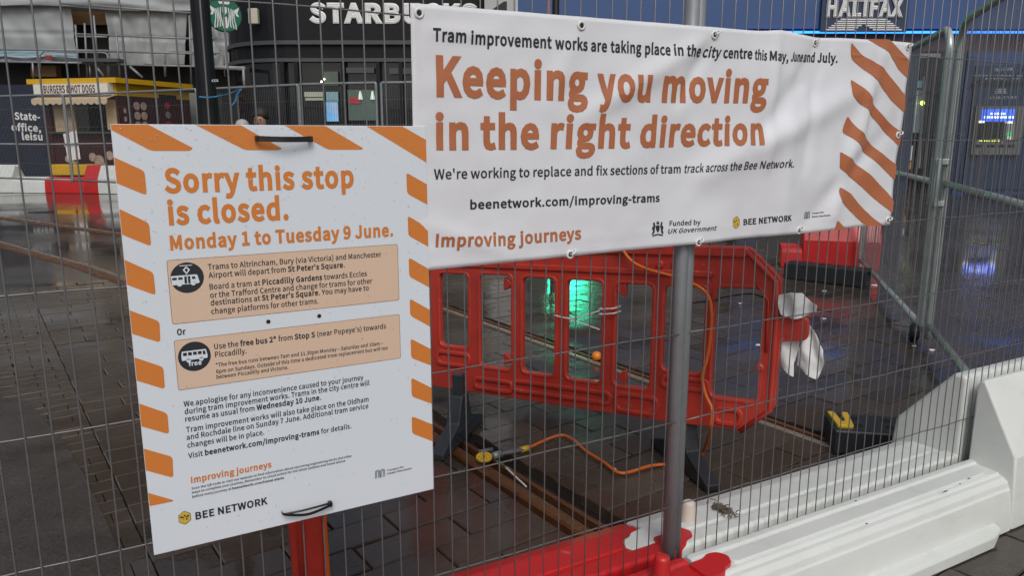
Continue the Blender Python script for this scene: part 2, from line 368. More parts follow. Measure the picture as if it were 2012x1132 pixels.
def grid_cut(me, g):
    bm = bmesh.new(); bm.from_mesh(me)
    xs = [v.co.x for v in bm.verts]; ys = [v.co.y for v in bm.verts]
    for lo, hi, no in ((min(xs), max(xs), (1, 0, 0)), (min(ys), max(ys), (0, 1, 0))):
        k = math.ceil(lo / g)
        while k * g < hi:
            bmesh.ops.bisect_plane(bm, geom=bm.verts[:] + bm.edges[:] + bm.faces[:], plane_co=(k * g * no[0], k * g * no[1], 0), plane_no=no); k += 1
    bm.to_mesh(me); bm.free()
def flat(name, polys, to3d, m, parent, d=0.0004, grid=None):
    """filled 2-d polygons laid on a surface"""
    me = plate(polys)
    if grid: grid_cut(me, grid)
    for v in me.vertices: v.co = to3d(v.co.x, v.co.y, d)
    me.update(); return put(name, me, m, parent)


# ================================================================== GROUND
AR = math.radians(54.5)
dv = V(math.sin(AR), math.cos(AR), 0); rv = V(math.cos(AR), -math.sin(AR), 0)   # along the flag rows / along the rails
def G(a, b, z=0.0): return dv * a + rv * b + Z * z
def ab(p): return p.dot(dv), p.dot(rv)
def proj(p):
    q = Vector(p) - V(0, 0, HC); f = q.y * math.cos(P) - q.z * math.sin(P); u = q.y * math.sin(P) + q.z * math.cos(P)
    return (CX + F * q.x / f, CY - F * u / f) if f > 0.05 else (-9999, -9999)
A0, A1, B0, B1 = -4.0, 8.2, -8.4, -0.4
ground = MB().add([V(-200, -60, -.05), V(200, -60, -.05), V(200, 300, -.05), V(-200, 300, -.05)], [(0, 1, 2, 3)]).build('ground', M_bed)
tag(ground, kind='structure')
road = MB()
BG = 160
for (a0, a1, b0, b1) in ((-BG, A0, -BG, BG), (A1, BG, -BG, BG), (A0, A1, -BG, B0), (A0, A1, B1, BG)):
    road.add([G(a0, b0, -.004), G(a1, b0, -.004), G(a1, b1, -.004), G(a0, b1, -.004)], [(0, 1, 2, 3)])
    road.add([G(a0, b0, -.05), G(a1, b0, -.05), G(a1, b1, -.05), G(a0, b1, -.05)], [])
road = road.build('road', M_asph); tag(road, kind='structure')

RUST_A, RAIL_A = 1.69, 3.12
unit = bpy.data.meshes.new('flag')
ch = 0.012
uv_ = []
for (z, i) in ((-1, 0), (-.10, 0), (0, 1)):
    for (x, y) in ((-.5, -.5), (.5, -.5), (.5, .5), (-.5, .5)):
        uv_.append((x * (1 - i * ch * 2.2), y * (1 - i * ch * 5), z))
unit.from_pydata(uv_, [], [(8, 9, 10, 11)] + [(k + i, k + (i + 1) % 4, k + 4 + (i + 1) % 4, k + 4 + i) for k in (0, 4) for i in range(4)])
unit.materials.append(M_flag)
paving = put('pavement', MB().add([G(A0, B0, -.046), G(A1, B0, -.046), G(A1, B1, -.046), G(A0, B1, -.046)], [(0, 1, 2, 3)]).mesh(), M_bed)
tag(paving, kind='structure')
flags = []
PITCH, LEN, TH = 0.157, 0.385, 0.045
rr = random.Random(3)
nrow = int((B1 - B0) / PITCH)
for j in range(nrow):
    b = B0 + (j + .5) * PITCH
    off = (j % 2) * 0.5 * LEN + rr.uniform(-.03, .03)
    for (lo, hi) in ((0.36, 1.615), (1.845, 3.045), (3.215, A1)):
        cuts = [lo]; k = math.floor((lo - off) / LEN) + 1
        while k * LEN + off < hi - 0.05:
            if k * LEN + off > lo + 0.05: cuts.append(k * LEN + off)
            k += 1
        cuts.append(hi)
        for x0, x1 in zip(cuts, cuts[1:]):
            flags.append(((x0 + x1) / 2, b, x1 - x0 - 0.005, PITCH - 0.0055))
def seen(p):
    u, v = proj(p)
    if not (-40 < u < 2050 and -20 < v < 1170): return False
    if u < 835 and v < 975 and u > 240: return False
    if 835 < u < 1755 and v < 470: return False
    return True
ind = sorted([f for f in flags if seen(G(f[0], f[1]))], key=lambda f: G(f[0], f[1]).length)[:296]
inds = set(ind)
rot = math.atan2(dv.y, dv.x)
rest = MB()
for f in flags:
    a, b, lx, ly = f
    dz = rr.uniform(-.0045, .0015); tx, ty = rr.uniform(-.009, .009), rr.uniform(-.006, .006)
    if f in inds:
        o = bpy.data.objects.new('flagstone', unit); COL.objects.link(o)
        o.location = G(a, b, dz); o.rotation_euler = (ty * 2, tx, rot); o.scale = (lx, ly, TH); o.parent = paving
    else:
        m4 = Matrix.LocRotScale(G(a, b, dz), Matrix.Rotation(rot, 3, 'Z').to_euler(), (lx, ly, TH))
        rest.add([m4 @ Vector(q) for q in uv_], [tuple(p.vertices) for p in unit.polygons])
# small setts left of the flags
for j in range(int((B1 - B0) / 0.105)):
    b = B0 + (j + .5) * 0.105; off = (j % 2) * .1
    for i in range(-1, int((0.36 - A0) / 0.2) + 1):
        a = A0 + i * .2 + off + .1
        w_ = .1985 if rr.random() > .12 else .188
        if a + .1 > .359: w_ = .359 - (a - .1); a = .359 - w_ / 2
        if w_ < .02: continue
        m4 = Matrix.LocRotScale(G(a, b, rr.uniform(-.003, .001)), Matrix.Rotation(rot, 3, 'Z').to_euler(), (w_, .1035, TH))
        rest.add([m4 @ Vector(q) for q in uv_], [tuple(p.vertices) for p in unit.polygons])
ro = put('paving_blocks', rest.mesh(recalc=False), M_flag, paving); tag(ro, kind='stuff')

pt = [gnd(u, v, .004) for u, v in ((-420, 860), (-60, 770), (55, 790), (124, 866), (166, 936), (207, 1020), (238, 1092), (262, 1190), (-420, 1330))]
q = MB().prism(pt, V(0, 0, -.05)); tag(q.build('asphalt_patch', wet_mat('wet_brown_asphalt', (.062, .050, .040), (.045, .036, .029), .34, .09, 1.6, .5, 90, .5)), kind='structure')

# --- rails: head, groove and keeper lip, set in their slots
def rail_thing(label, a, m, b0, b1, prof, group, z0=0.0):
    t = thing('tram_rail', label, 'rail', G(a, b1, 0), group)
    for nm, pr, mm in prof:
        q = MB(); n = 40
        for i in range(n + 1):
            b = b0 + (b1 - b0) * i / n
            q.v += [tuple(G(a + x, b, z0 + z)) for x, z in pr]
        k = len(pr)
        for i in range(n):
            for s_ in range(k): q.f.append((i * k + s_, i * k + (s_ + 1) % k, (i + 1) * k + (s_ + 1) % k, (i + 1) * k + s_))
        q.mi = [0] * len(q.f)
        q.build(nm, mm, t, smooth=False)
    return t
rail_thing('rusty brown tram rail in an open dark slot between the paving flags', RUST_A, M_rust, B0, B1,
           [('head', [(-.035, -.05), (-.036, -.014), (-.028, -.004), (.014, -.003), (.024, -.012), (.026, -.05)], M_rust),
            ('lip', [(.075, -.05), (.075, -.02), (.085, -.016), (.10, -.02), (.10, -.05)], M_rust)], 'tram rails')
rail_thing('worn pale tram rail running behind the red plastic barrier', RAIL_A, M_rail, B0, B1,
           [('head', [(-.045, -.05), (-.045, .002), (-.038, .006), (-.012, .006), (-.008, .0), (-.008, -.05)], M_rail),
            ('lip', [(.035, -.05), (.035, -.004), (.04, 0), (.055, 0), (.06, -.006), (.06, -.05)], M_rust)], 'tram rails')
def line_rail(label, pts):
    t = thing('tram_rail', label, 'rail', pts[0], 'tram rails')
    for nm, o1, o2, h, mm in (('head', -.05, .05, .006, M_rust), ('lip', .09, .13, .004, M_rail)):
        q = MB()
        for p0, p1 in zip(pts, pts[1:]):
            d = (p1 - p0).normalized(); n_ = V(-d.y, d.x, 0)
            q.prism([p0 + n_ * o1 + Z * -.02, p1 + n_ * o1 + Z * -.02, p1 + n_ * o2 + Z * -.02, p0 + n_ * o2 + Z * -.02], Z * (.02 + h))
        q.build(nm, mm, t)
line_rail('dark tram rail crossing the wet road at far left, nearer one', [gnd(-300, 395), gnd(0, 482), gnd(160, 526), gnd(240, 556), gnd(420, 640)])
line_rail('dark tram rail crossing the wet road at far left, farther one', [gnd(-300, 388), gnd(0, 428), gnd(240, 462), gnd(420, 492)])

# litter on the wet ground
SCR = ['on the paving in front of the far rubber block', 'on the paving right of the white knotted cloth', 'lying just right of the far rubber block', 'beside the orange cable on the paving', 'seen high in the rightmost slot of the red barrier',
       'farthest right, near the gate wheel', 'seen low in the rightmost slot of the red barrier', 'touching the gate wheel']
for i, (u, v, r_) in enumerate([(1620, 573, .022), (1618, 628, .022), (1718, 562, .03), (1205, 925, .012), (1455, 598, .016), (1830, 690, .02), (1490, 680, .02), (1795, 682, .015)]):
    p = gnd(u, v); q = MB(); k = 7
    ring = [p + V(math.cos(6.28 * j / k) * r_ * rr.uniform(.6, 1.4), math.sin(6.28 * j / k) * r_ * rr.uniform(.4, .9), .006 + rr.uniform(0, .006)) for j in range(k)]
    q.add(ring + [p + Z * .012] + [x - Z * .0035 for x in ring], [(j, (j + 1) % k, k) for j in range(k)] + [(j, j + k + 1, (j + 1) % k + k + 1, (j + 1) % k) for j in range(k)])
    tag(q.build('paper_scrap', M_cloth), 'small white scrap of wet paper ' + SCR[i], 'litter', 'paper scraps on the ground')

# ================================================================== MESH FENCE (two panels)
ROWS = [0.106, 0.363, 0.617, 0.872, 1.131, 1.388, 1.645, 1.90]
SP = 0.0283 * D
S_REF = fs(452, 161)[0]
wv = MB(); wv.tube([V(0, 0, -1), V(.001, 0.0006, -.5), V(-.0006, 0, 0), V(.0008, -.0004, .5), V(0, 0, 1)], 0.00175, 6); wv = wv.mesh('wire'); wv.materials.append(M_wire)
for p in wv.polygons: p.use_smooth = True
rw = random.Random(11)
def fence_panel(label, s0, s1, tube_r=0.019):
    t = thing('mesh_fence_panel', label, 'fence', FP((s0 + s1) / 2, 0.03), 'grey mesh fence panels in the foreground')
    pi = parent_mat(t).inverted()
    for s_ in (s0, s1):
        MB().tube([FP(s_, 0.03, .019 if s_ != 1.402 else .030), FP(s_, 2.06, .019 if s_ != 1.402 else .030)], tube_r, 14).build('post', M_galv, t, smooth=True)
    MB().tube([FP(s0, 2.06), FP(s1, 2.06)], tube_r, 12).build('top_rail', M_galv, t, smooth=True)
    MB().tube([FP(s0, .04), FP(s1, .04)], tube_r * .8, 12).build('bottom_rail', M_galv, t, smooth=True)
    k = math.ceil((s0 + .02 - S_REF) / SP)
    while S_REF + k * SP < s1 - .02:
        o = bpy.data.objects.new('vertical_wire', wv); COL.objects.link(o); o.parent = t; o.matrix_parent_inverse = pi
        o.location = FP(S_REF + k * SP + rw.uniform(-.0015, .0015), 1.05, 0); o.scale = (1, 1, 1.01)
        o.rotation_euler = (rw.uniform(-.0012, .0012), rw.uniform(-.0016, .0016), rw.uniform(0, 6))
        k += 1
    for z in ROWS:
        n = 24; q = [FP(s0 + (s1 - s0) * i / n, z + .0012 * math.sin(i * 1.7 + z * 9), .0042 + .001 * math.sin(i * 2.3)) for i in range(n + 1)]
        MB().tube(q, 0.0019, 6).build('horizontal_wire', M_wire, t, smooth=True)
    return t
fence_panel('grey wire mesh fence panel carrying the white sign board and banner', -1.1, 1.372)
fence_panel('grey wire mesh fence panel right of the steel post, over the white barrier', 1.402, 3.30)
# clamp that holds both posts together, and one at the far end
def clamp(label, s_, z, off=0.0):
    t = thing('fence_clamp', label, 'clamp', FP(s_, z, off))
    MB().box(FP(s_, z, off - .024), (.085, .006, .05), (E, N, Z)).build('front_plate', M_galv, t, bevel=.002)
    MB().box(FP(s_, z, off + .024), (.085, .006, .05), (E, N, Z)).build('rear_plate', M_galv, t, bevel=.002)
    MB().lathe(FP(s_, z, off - .04), [(.009, 0), (.009, .012), (.005, .012), (.005, .075), (.009, .075), (.009, .085)], 6, N).build('bolt', M_galv, t)
clamp('steel clamp joining mesh fence to gate at far right', 3.27, 0.475, 0.01)

# ================================================================== SIGN BOARD
BO = -0.015; BT = 0.005
sL, sR = 0.0375, 0.6255; zB, zT = 0.600, 1.4215
board = thing('sign_board', 'white notice board with orange striped border reading Sorry this stop is closed', 'sign', FP((sL + sR) / 2, zB, BO))
def B3(s_, z, d=0.0): return FP(s_, z, BO - BT / 2 - d)
pl = MB().box(FP((sL + sR) / 2, (zB + zT) / 2, BO), (sR - sL, BT, zT - zB), (E, N, Z)).build('panel', M_white_board, board, bevel=.0012)
def bp(*pts): return [Vector(fs(u, v, BO - BT / 2)) for u, v in pts]
c6 = lambda pts: [(200 + x / 2.573, 220 + y / 2.573) for x, y in pts]
c7 = lambda pts: [(230 + x / 2.2203, 600 + y / 2.2203) for x, y in pts]
ST = [c6(q) for q in (
    [(38, 58), (235, 58), (462, 182), (445, 196), (250, 196), (40, 90)],
    [(475, 60), (703, 62), (912, 184), (895, 192), (725, 192)],
    [(925, 64), (1130, 66), (1324, 184), (1310, 190), (1145, 190)],
    [(1338, 68), (1520, 70), (1646, 140), (1648, 255)],
    [(55, 228), (216, 298), (228, 422), (66, 360)], [(80, 490), (239, 562), (250, 680), (95, 620)], [(105, 748), (261, 812), (273, 927), (118, 875)],
    [(1539, 305), (1650, 365), (1653, 468), (1543, 412)], [(1546, 524), (1655, 585), (1658, 680), (1549, 625)],
    [(1551, 735), (1658, 793), (1661, 886), (1554, 832)], [(1556, 943), (1660, 1000), (1664, 1085), (1559, 1030)])] + [c7(q) for q in (
    [(50, 22), (185, 70), (189, 163), (60, 125)], [(70, 228), (202, 270), (209, 367), (78, 330)], [(90, 430), (220, 472), (227, 563), (100, 530)],
    [(112, 627), (242, 662), (246, 754), (122, 722)], [(133, 820), (245, 851), (243, 857), (140, 878)],
    [(1280, 145), (1371, 190), (1372, 262), (1283, 230)], [(1283, 316), (1373, 360), (1374, 430), (1285, 398)], [(1285, 484), (1375, 520), (1376, 594), (1287, 560)])]
for q in ST:
    pts = [Vector((min(max(p.x, sL + .0008), sR - .0008), min(p.y, zT - .0008))) for p in bp(*q)]
    edge = lambda p: p.x < sL + .004 or p.x > sR - .004 or p.y > zT - .004
    out = []
    n = len(pts)
    for i, p in enumerate(pts):                        # round only the inner corners
        if edge(p): out.append(p)
        else:
            a_ = pts[i - 1] - p; b_ = pts[(i + 1) % n] - p; r_ = min(.007, a_.length * .4, b_.length * .4)
            s0_, e0_ = p + a_.normalized() * r_, p + b_.normalized() * r_
            out += [s0_ * (1 - t) ** 2 + p * 2 * t * (1 - t) + e0_ * t * t for t in (0, .25, .5, .75, 1)]
    flat('stripe', [out], B3, M_orange_b, board)
def bx(pts, nm):
    q = bp(*pts)
    zc0 = (q[2].y + q[3].y) / 2; zc1 = (q[0].y + q[1].y) / 2; x0 = (q[0].x + q[3].x) / 2; x1 = (q[1].x + q[2].x) / 2
    o = round_poly([Vector((x0, zc0)), Vector((x1, zc0)), Vector((x1, zc1)), Vector((x0, zc1))], .005)
    i_ = round_poly([Vector((x0 + .001, zc0 + .001)), Vector((x1 - .001, zc0 + .001)), Vector((x1 - .001, zc1 - .001)), Vector((x0 + .001, zc1 - .001))], .004)
    p = flat(nm, [i_], B3, M_peach, board, .0003); flat('outline', [o, i_], B3, M_edge, p, .0004)
bx(c6([(326, 748), (1497, 669), (1503, 951), (356, 1076)]), 'text_box')
bx(c7([(246, 155), (1233, 37), (1237, 230), (268, 374)]), 'text_box')
def bt(runs, p0, p1, cap, m=None, wt=REG, crop=None):
    if crop == 6: p0, p1 = c6([p0, p1])
    if crop == 7: p0, p1 = c7([p0, p1])
    if isinstance(runs, str): runs = [(runs, wt)]
    a, b = bp(p0, p1); zm = (a.y + b.y) / 2; a.y += (zm - a.y) * .6; b.y += (zm - b.y) * .6
    letter('lettering' if m is not M_white_board else 'inline_stroke', runs, a, b, cap, lambda s_, z, d: B3(s_, z, (.0006 if m is not M_white_board else .0010) + d), m or M_ink, board, zs=.0002)
O = M_orange_b
bt('Sorry this stop', (318, 403), (1275, 378), .0405, O, HEAVY, 6)
bt('is closed.', (338, 565), (945, 540), .0405, O, HEAVY, 6)
bt('Monday 1 to Tuesday 9 June.', (347, 693), (1473, 627), .0245, O, HEAVY, 6)
bt('Trams to Altrincham, Bury (via Victoria) and Manchester', (537, 796), (1413, 733), .0106, crop=6)
bt([('Airport will depart from ', REG), ("St Peter's Square", BOLD), ('.', REG)], (540, 838), (1228, 787), .0106, crop=6)
bt([('Board a tram at ', REG), ('Piccadilly Gardens', BOLD), (' towards Eccles', REG)], (545, 896), (1340, 831), .0106, crop=6)
bt('or the Trafford Centre and change for trams for other', (548, 938), (1367, 868), .0106, crop=6)
bt([('destinations at ', REG), ("St Peter's Square", BOLD), ('. You may have to', REG)], (551, 978), (1350, 902), .0106, crop=6)
bt('change platforms for other trams.', (554, 1020), (1095, 970), .0106, crop=6)
bt('Or', (262, 130), (300, 126), .0112, wt=BOLD, crop=7)
bt([('Use the ', REG), ('free bus 2*', BOLD), (' from ', REG), ('Stop S', BOLD), (" (near Popeye's) towards", REG)], (424, 190), (1173, 102), .0106, crop=7)
bt('Piccadilly.', (428, 226), (565, 211), .0106, crop=7)
bt('*The free bus runs between 7am and 11.30pm Monday – Saturday and 10am –', (431, 268), (1160, 173), .0074, crop=7)
bt('6pm on Sundays. Outside of this time a dedicated tram replacement bus will run', (433, 298), (1180, 192), .0074, crop=7)
bt('between Piccadilly and Victoria.', (434, 320), (747, 279), .0074, crop=7)
bt('We apologise for any inconvenience caused to your journey', (291, 440), (1075, 327), .0106, crop=7)
bt('during tram improvement works. Trams in the city centre will', (295, 475), (1101, 349), .0106, crop=7)
bt([('resume as usual from ', REG), ('Wednesday 10 June', BOLD), ('.', REG)], (298, 508), (890, 413), .0106, crop=7)
bt('Tram improvement works will also take place on the Oldham', (302, 555), (1097, 420), .0106, crop=7)
bt('and Rochdale line on Sunday 7 June. Additional tram service', (304, 588), (1096, 449), .0106, crop=7)
bt('changes will be in place.', (307, 621), (642, 566), .0106, crop=7)
bt([('Visit ', REG), ('beenetwork.com/improving-trams', BOLD), (' for details.', REG)], (311, 668), (1022, 537), .0106, crop=7)
bt('Improving journeys', (323, 776), (674, 707), .0125, O, BOLD, 7)
bt('Scan the QR code or visit our website to find information about upcoming engineering works and other', (325, 806), (1024, 661), .0048, crop=7)
bt('ways to complete your journey. Remember to check online for the latest updates and travel advice', (326, 824), (995, 682), .0048, crop=7)
bt([('before every journey at ', REG), ('beenetwork.com/travel-alerts', BOLD)], (328, 841), (728, 758), .0048, crop=7)
bt('BEE NETWORK', (343, 935), (657, 868), .0145, wt=BOLD, crop=7)
bt('Transport for', (1178, 727), (1250, 708), .0045, crop=7)
bt('Greater Manchester', (1178, 741), (1286, 714), .0045, crop=7)
def ell(c, rx, ry, n=28, a0=0, a1=2 * math.pi): return [Vector((c[0] + rx * math.cos(a0 + (a1 - a0) * i / n), c[1] + ry * math.sin(a0 + (a1 - a0) * i / n))) for i in range(n)]
def rect(x0, y0, x1, y1): return [Vector((x0, y0)), Vector((x1, y0)), Vector((x1, y1)), Vector((x0, y1))]
def on(c, k, polys): return [[Vector((c[0] + p[0] * k, c[1] + p[1] * k)) for p in q] for q in polys]
def bee_logo(c, k, S3, parent, grid=None):
    hexa = [(math.cos(math.pi / 6 + i * math.pi / 3) * .95, math.sin(math.pi / 6 + i * math.pi / 3) * 1.1) for i in range(6)]
    h = flat('emblem', on(c, k, [round_poly([Vector(p) for p in hexa], .15)]), S3, M_gold, parent, .0005, grid)
    flat('emblem_edge', on(c, k, [round_poly([Vector(p) * 1.08 for p in hexa], .15), round_poly([Vector(p) for p in hexa], .15)]), S3, M_ink, h, .0005, grid)
    flat('bee_mark', on(c, k, [ell((0, -.18), .17, .42, 12), ell((0, .34), .15, .15, 10), [(-.1, .12), (-.62, .42), (-.66, .12), (-.15, -.02)], [(.1, .12), (.15, -.02), (.66, .12), (.62, .42)], [(-.12, -.1), (-.5, -.2), (-.45, -.32), (-.12, -.22)], [(.12, -.1), (.12, -.22), (.45, -.32), (.5, -.2)]]), S3, M_ink, h, .0007, grid)
def m_logo(c, k, S3, parent, grid=None):
    polys = []
    for i in range(2):                                    # nested arches
        for sx in (-1, 1):
            cx = sx * .5; r1 = .5 - i * .26; r2 = r1 - .12
            if r2 < 0: continue
            out = [(cx + r1 * math.cos(a), .35 + r1 * math.sin(a)) for a in [math.pi * j / 10 for j in range(11)]] + [(cx - r1, -.85)] + [(cx - r2, -.85)]
            out += [(cx + r2 * math.cos(a), .35 + r2 * math.sin(a)) for a in [math.pi * (1 - j / 10) for j in range(11)]] + [(cx + r2, -.85), (cx + r1, -.85)]
            polys.append([Vector(p) for p in out])
    for q in polys: flat('roundel_mark', on(c, k, [q]), S3, M_ink, parent, .0005, grid)
bee_logo(bp(c7([(295, 928)])[0])[0], .0125, B3, board)
m_logo(bp(c7([(1147, 735)])[0])[0], .0115, B3, board)
# tram and bus roundels
def roundel(c, r, wh, dk):
    d = flat('roundel', [ell(c, r, r, 40)], B3, M_ink, board, .0006)
    for q in wh: flat('pictogram', on(c, r, q), B3, M_white_board, d, .0008)
    return d
c1 = bp(c6([(432, 838)])[0])[0]
d1 = roundel(c1, .029, [[[(-.98, .18), (.55, .18), (.62, .12), (.72, -.35), (.62, -.42), (.45, -.42), (.42, -.52), (.25, -.52), (.2, -.42), (-.35, -.42), (-.4, -.52), (-.6, -.52), (-.62, -.42), (-.92, -.42)],
      [(-.9, .06), (-.9, -.1), (-.62, -.1), (-.62, .06)], [(-.54, .06), (-.54, -.1), (-.28, -.1), (-.28, .06)], [(-.18, .1), (-.18, -.38), (-.03, -.38), (-.03, .1)], [(.03, .1), (.03, -.38), (.18, -.38), (.18, .1)], [(.28, .06), (.28, -.12), (.5, -.12), (.46, .06)]],
     [[(-.02, .22), (.2, .52), (-.02, .75), (-.24, .52)], [(-.02, .34), (-.12, .52), (-.02, .64), (.09, .52)]], [[(-.4, .78), (.35, .78), (.35, .83), (-.4, .83)]]], None)
c2 = bp(c7([(338, 223)])[0])[0]
d2 = roundel(c2, .029, [[[(-.75, .42), (.72, .42), (.80, .0), (.78, -.2), (.6, -.2), (-.78, -.2), (-.8, .1)],
      [(-.68, .32), (-.68, .1), (-.45, .1), (-.45, .32)], [(-.38, .32), (-.38, .1), (-.15, .1), (-.15, .32)], [(-.08, .32), (-.08, .1), (.15, .1), (.15, .32)], [(.22, .32), (.22, .1), (.45, .1), (.45, .32)], [(.52, .32), (.52, .06), (.7, .06), (.66, .32)]],
     [ell((-.38, -.22), .14, .14, 12)], [ell((.4, -.22), .14, .14, 12)]], None)
letter('lettering', [('free', BOLD)], (c2[0] - .0115, c2[1] - .0175), (c2[0] + .0115, c2[1] - .0175), .0085, lambda s_, z, d: B3(s_, z, .0008 + d), M_white_board, d2, zs=.0002)
for (u, v) in ((527, 632), (627, 621)):
    c = bp((u, v))[0]; flat('bolt_hole', [ell(c, .0042, .0042, 14)], B3, M_zip, board, .0009)
# rain drops standing on the board
dr = MB(); rd = random.Random(5)
for i in range(420):
    s_ = rd.uniform(sL + .01, sR - .01); z = zT - (rd.random() ** 1.7) * (zT - zB) * .97 - .005; r_ = rd.choice((.0011, .0014, .0018, .0022)) * rd.uniform(.7, 1.1)
    vs_ = []
    n = 8
    for k, (q, h) in enumerate(((1, 0), (.9, .32), (.55, .58))):
        for j in range(n):
            a = 6.2832 * j / n; vs_.append(B3(s_ + r_ * q * math.cos(a), z + r_ * q * math.sin(a) * (1.25 if math.sin(a) < 0 else 1), .0011 + r_ * h))
    vs_.append(B3(s_, z, .0011 + r_ * .68))
    dr.add(vs_, [(k * n + j, k * n + (j + 1) % n, (k + 1) * n + (j + 1) % n, (k + 1) * n + j) for k in range(2) for j in range(n)] + [(2 * n + j, 2 * n + (j + 1) % n, 3 * n) for j in range(n)] )
tag(dr.build('rain_drops', M_water, board, smooth=True), kind='stuff')
# black zip ties through the board
def zip_tie(label, p0, p1, sag, thick):
    a, b = bp(p0, p1)
    t = thing('zip_tie', label, 'zip tie', FP(a.x, a.y, BO))
    mid = (a + b) / 2
    path = spline([FP(a.x, a.y, BO + .01), B3(a.x, a.y, .012), B3(a.x + (b.x - a.x) * .25, a.y + (b.y - a.y) * .25 + sag * .7, .019), B3(mid.x, mid.y + sag, .022), B3(a.x + (b.x - a.x) * .8, a.y + (b.y - a.y) * .8 + sag * .6, .018), B3(b.x, b.y, .012), FP(b.x, b.y, BO + .01)], 5)
    q = MB(); n = len(path)
    for i, p in enumerate(path):
        w_ = thick; q.v += [tuple(p + Z * w_ + N * .0009), tuple(p - Z * w_ + N * .0009), tuple(p - Z * w_ - N * .0009), tuple(p + Z * w_ - N * .0009)]
    for i in range(n - 1):
        for k in range(4): q.f.append((4 * i + k, 4 * i + (k + 1) % 4, 4 * i + 4 + (k + 1) % 4, 4 * i + 4 + k))
    q.f += [(3, 2, 1, 0), (4 * n - 4, 4 * n - 3, 4 * n - 2, 4 * n - 1)]; q.mi = [0] * len(q.f)
    q.build('strap', M_zip, t, smooth=False)
    MB().box(B3(b.x, b.y, .010), (.009, .010, .0115), (E, N, Z)).build('head', M_zip, t, bevel=.0015)
    return t
zip_tie('black zip tie at the top of the white notice board', (502, 272), (607, 273), -.001, .0052)
tie2 = zip_tie('black zip tie looped loosely at the bottom of the white notice board', (554, 1006), (646, 987), -.007, .0028)
MB().tube(spline([B3(*bp((556, 1006))[0], .013), B3(*bp((590, 996))[0], .02), B3(*bp((625, 987))[0], .02), B3(*bp((645, 984))[0], .014)], 5), .0022, 6).build('strap', M_zip, tie2, smooth=True)

# ================================================================== BANNER
NO = -0.016
def nb(*pts): return [Vector(fs(u, v, NO)) for u, v in pts]
nTL, nTR, nBR, nBL = nb((806, 5))[0], nb((1788, 84))[0], nb((1748, 441))[0], None
_b = nb((848, 530))[0]
nBL = Vector((nTL.x - .002, _b.y - .001))
FOLDS = [  # px, py, qx, qy, width, height : soft folds pulled between the eyelets
    ((1400, 70), (1150, 230), .030, .0075), ((1405, 70), (1330, 200), .022, -.005), ((1690, 180), (1380, 345), .045, .012), ((1640, 60), (1470, 300), .035, -.008),
    ((1530, 60), (1505, 330), .020, .006), ((1610, 90), (1580, 330), .022, -.006), ((1560, 150), (1540, 430), .03, .005), ((1750, 250), (1580, 440), .035, -.007),
    ((1140, 60), (1080, 200), .030, .004), ((830, 440), (1000, 500), .022, .004), ((845, 60), (960, 70), .015, .003), ((1710, 100), (1690, 300), .02, .006), ((1730, 110), (1640, 420), .028, .007)]
FOLDS = [(nb(a)[0], nb(b)[0], w_ * .9, h_ * 1.2) for a, b, w_, h_ in FOLDS]
def ndisp(s_, z):
    p = Vector((s_, z)); d = 0.0
    for a, b, w_, h_ in FOLDS:
        ab_ = b - a; t = (p - a).dot(ab_) / ab_.length_squared; tc = min(max(t, 0), 1)
        q = (p - (a + ab_ * tc)).length
        d += h_ * math.exp(-(q / w_) ** 2) * (0.55 + .45 * math.sin(math.pi * tc))
    x = (s_ - nTL.x) / (nTR.x - nTL.x)
    d += .0035 * x * math.sin(x * 19 + z * 5) + .006 * (noise.noise(V(s_ * 5, z * 6, 1.3))) * (.35 + x) + .0016 * noise.noise(V(s_ * 17, z * 19, 4))
    # welded hem
    for e in (abs(z - (nTL.y + (nTR.y - nTL.y) * x) + .045), abs(z - (nBL.y + (nBR.y - nBL.y) * x) - .042)):
        d += .0009 * math.exp(-(e / .004) ** 2)
    return max(min(d, .024), -.009)
def N3(s_, z, d=0.0): return FP(s_, z, NO - d - ndisp(s_, z))
banner = thing('banner', 'long white vinyl banner with orange slogan Keeping you moving in the right direction', 'banner', FP(1.2, nBL.y, NO))
q = MB(); NX, NY = 150, 54
for i in range(NX + 1):
    x = i / NX
    for j in range(NY + 1):
        y = j / NY
        top = nTL.lerp(nTR, x); bot = nBL.lerp(nBR, x); p = bot.lerp(top, y)
        wv_ = (.006 * math.exp(-((x - .66) / .035) ** 2) - .004 * math.exp(-((x - .75) / .04) ** 2)) * y + .0015 * math.sin(x * 23) * x * (1 - y)
        q.v.append(tuple(N3(p.x, p.y + wv_)))
for i in range(NX):
    for j in range(NY): q.f.append((i * (NY + 1) + j, (i + 1) * (NY + 1) + j, (i + 1) * (NY + 1) + j + 1, i * (NY + 1) + j + 1))
q.mi = [0] * len(q.f)
sheet = q.build('sheet', M_banner, banner, smooth=True)
so = sheet.modifiers.new('thickness', 'SOLIDIFY'); so.thickness = .0007; so.offset = 1
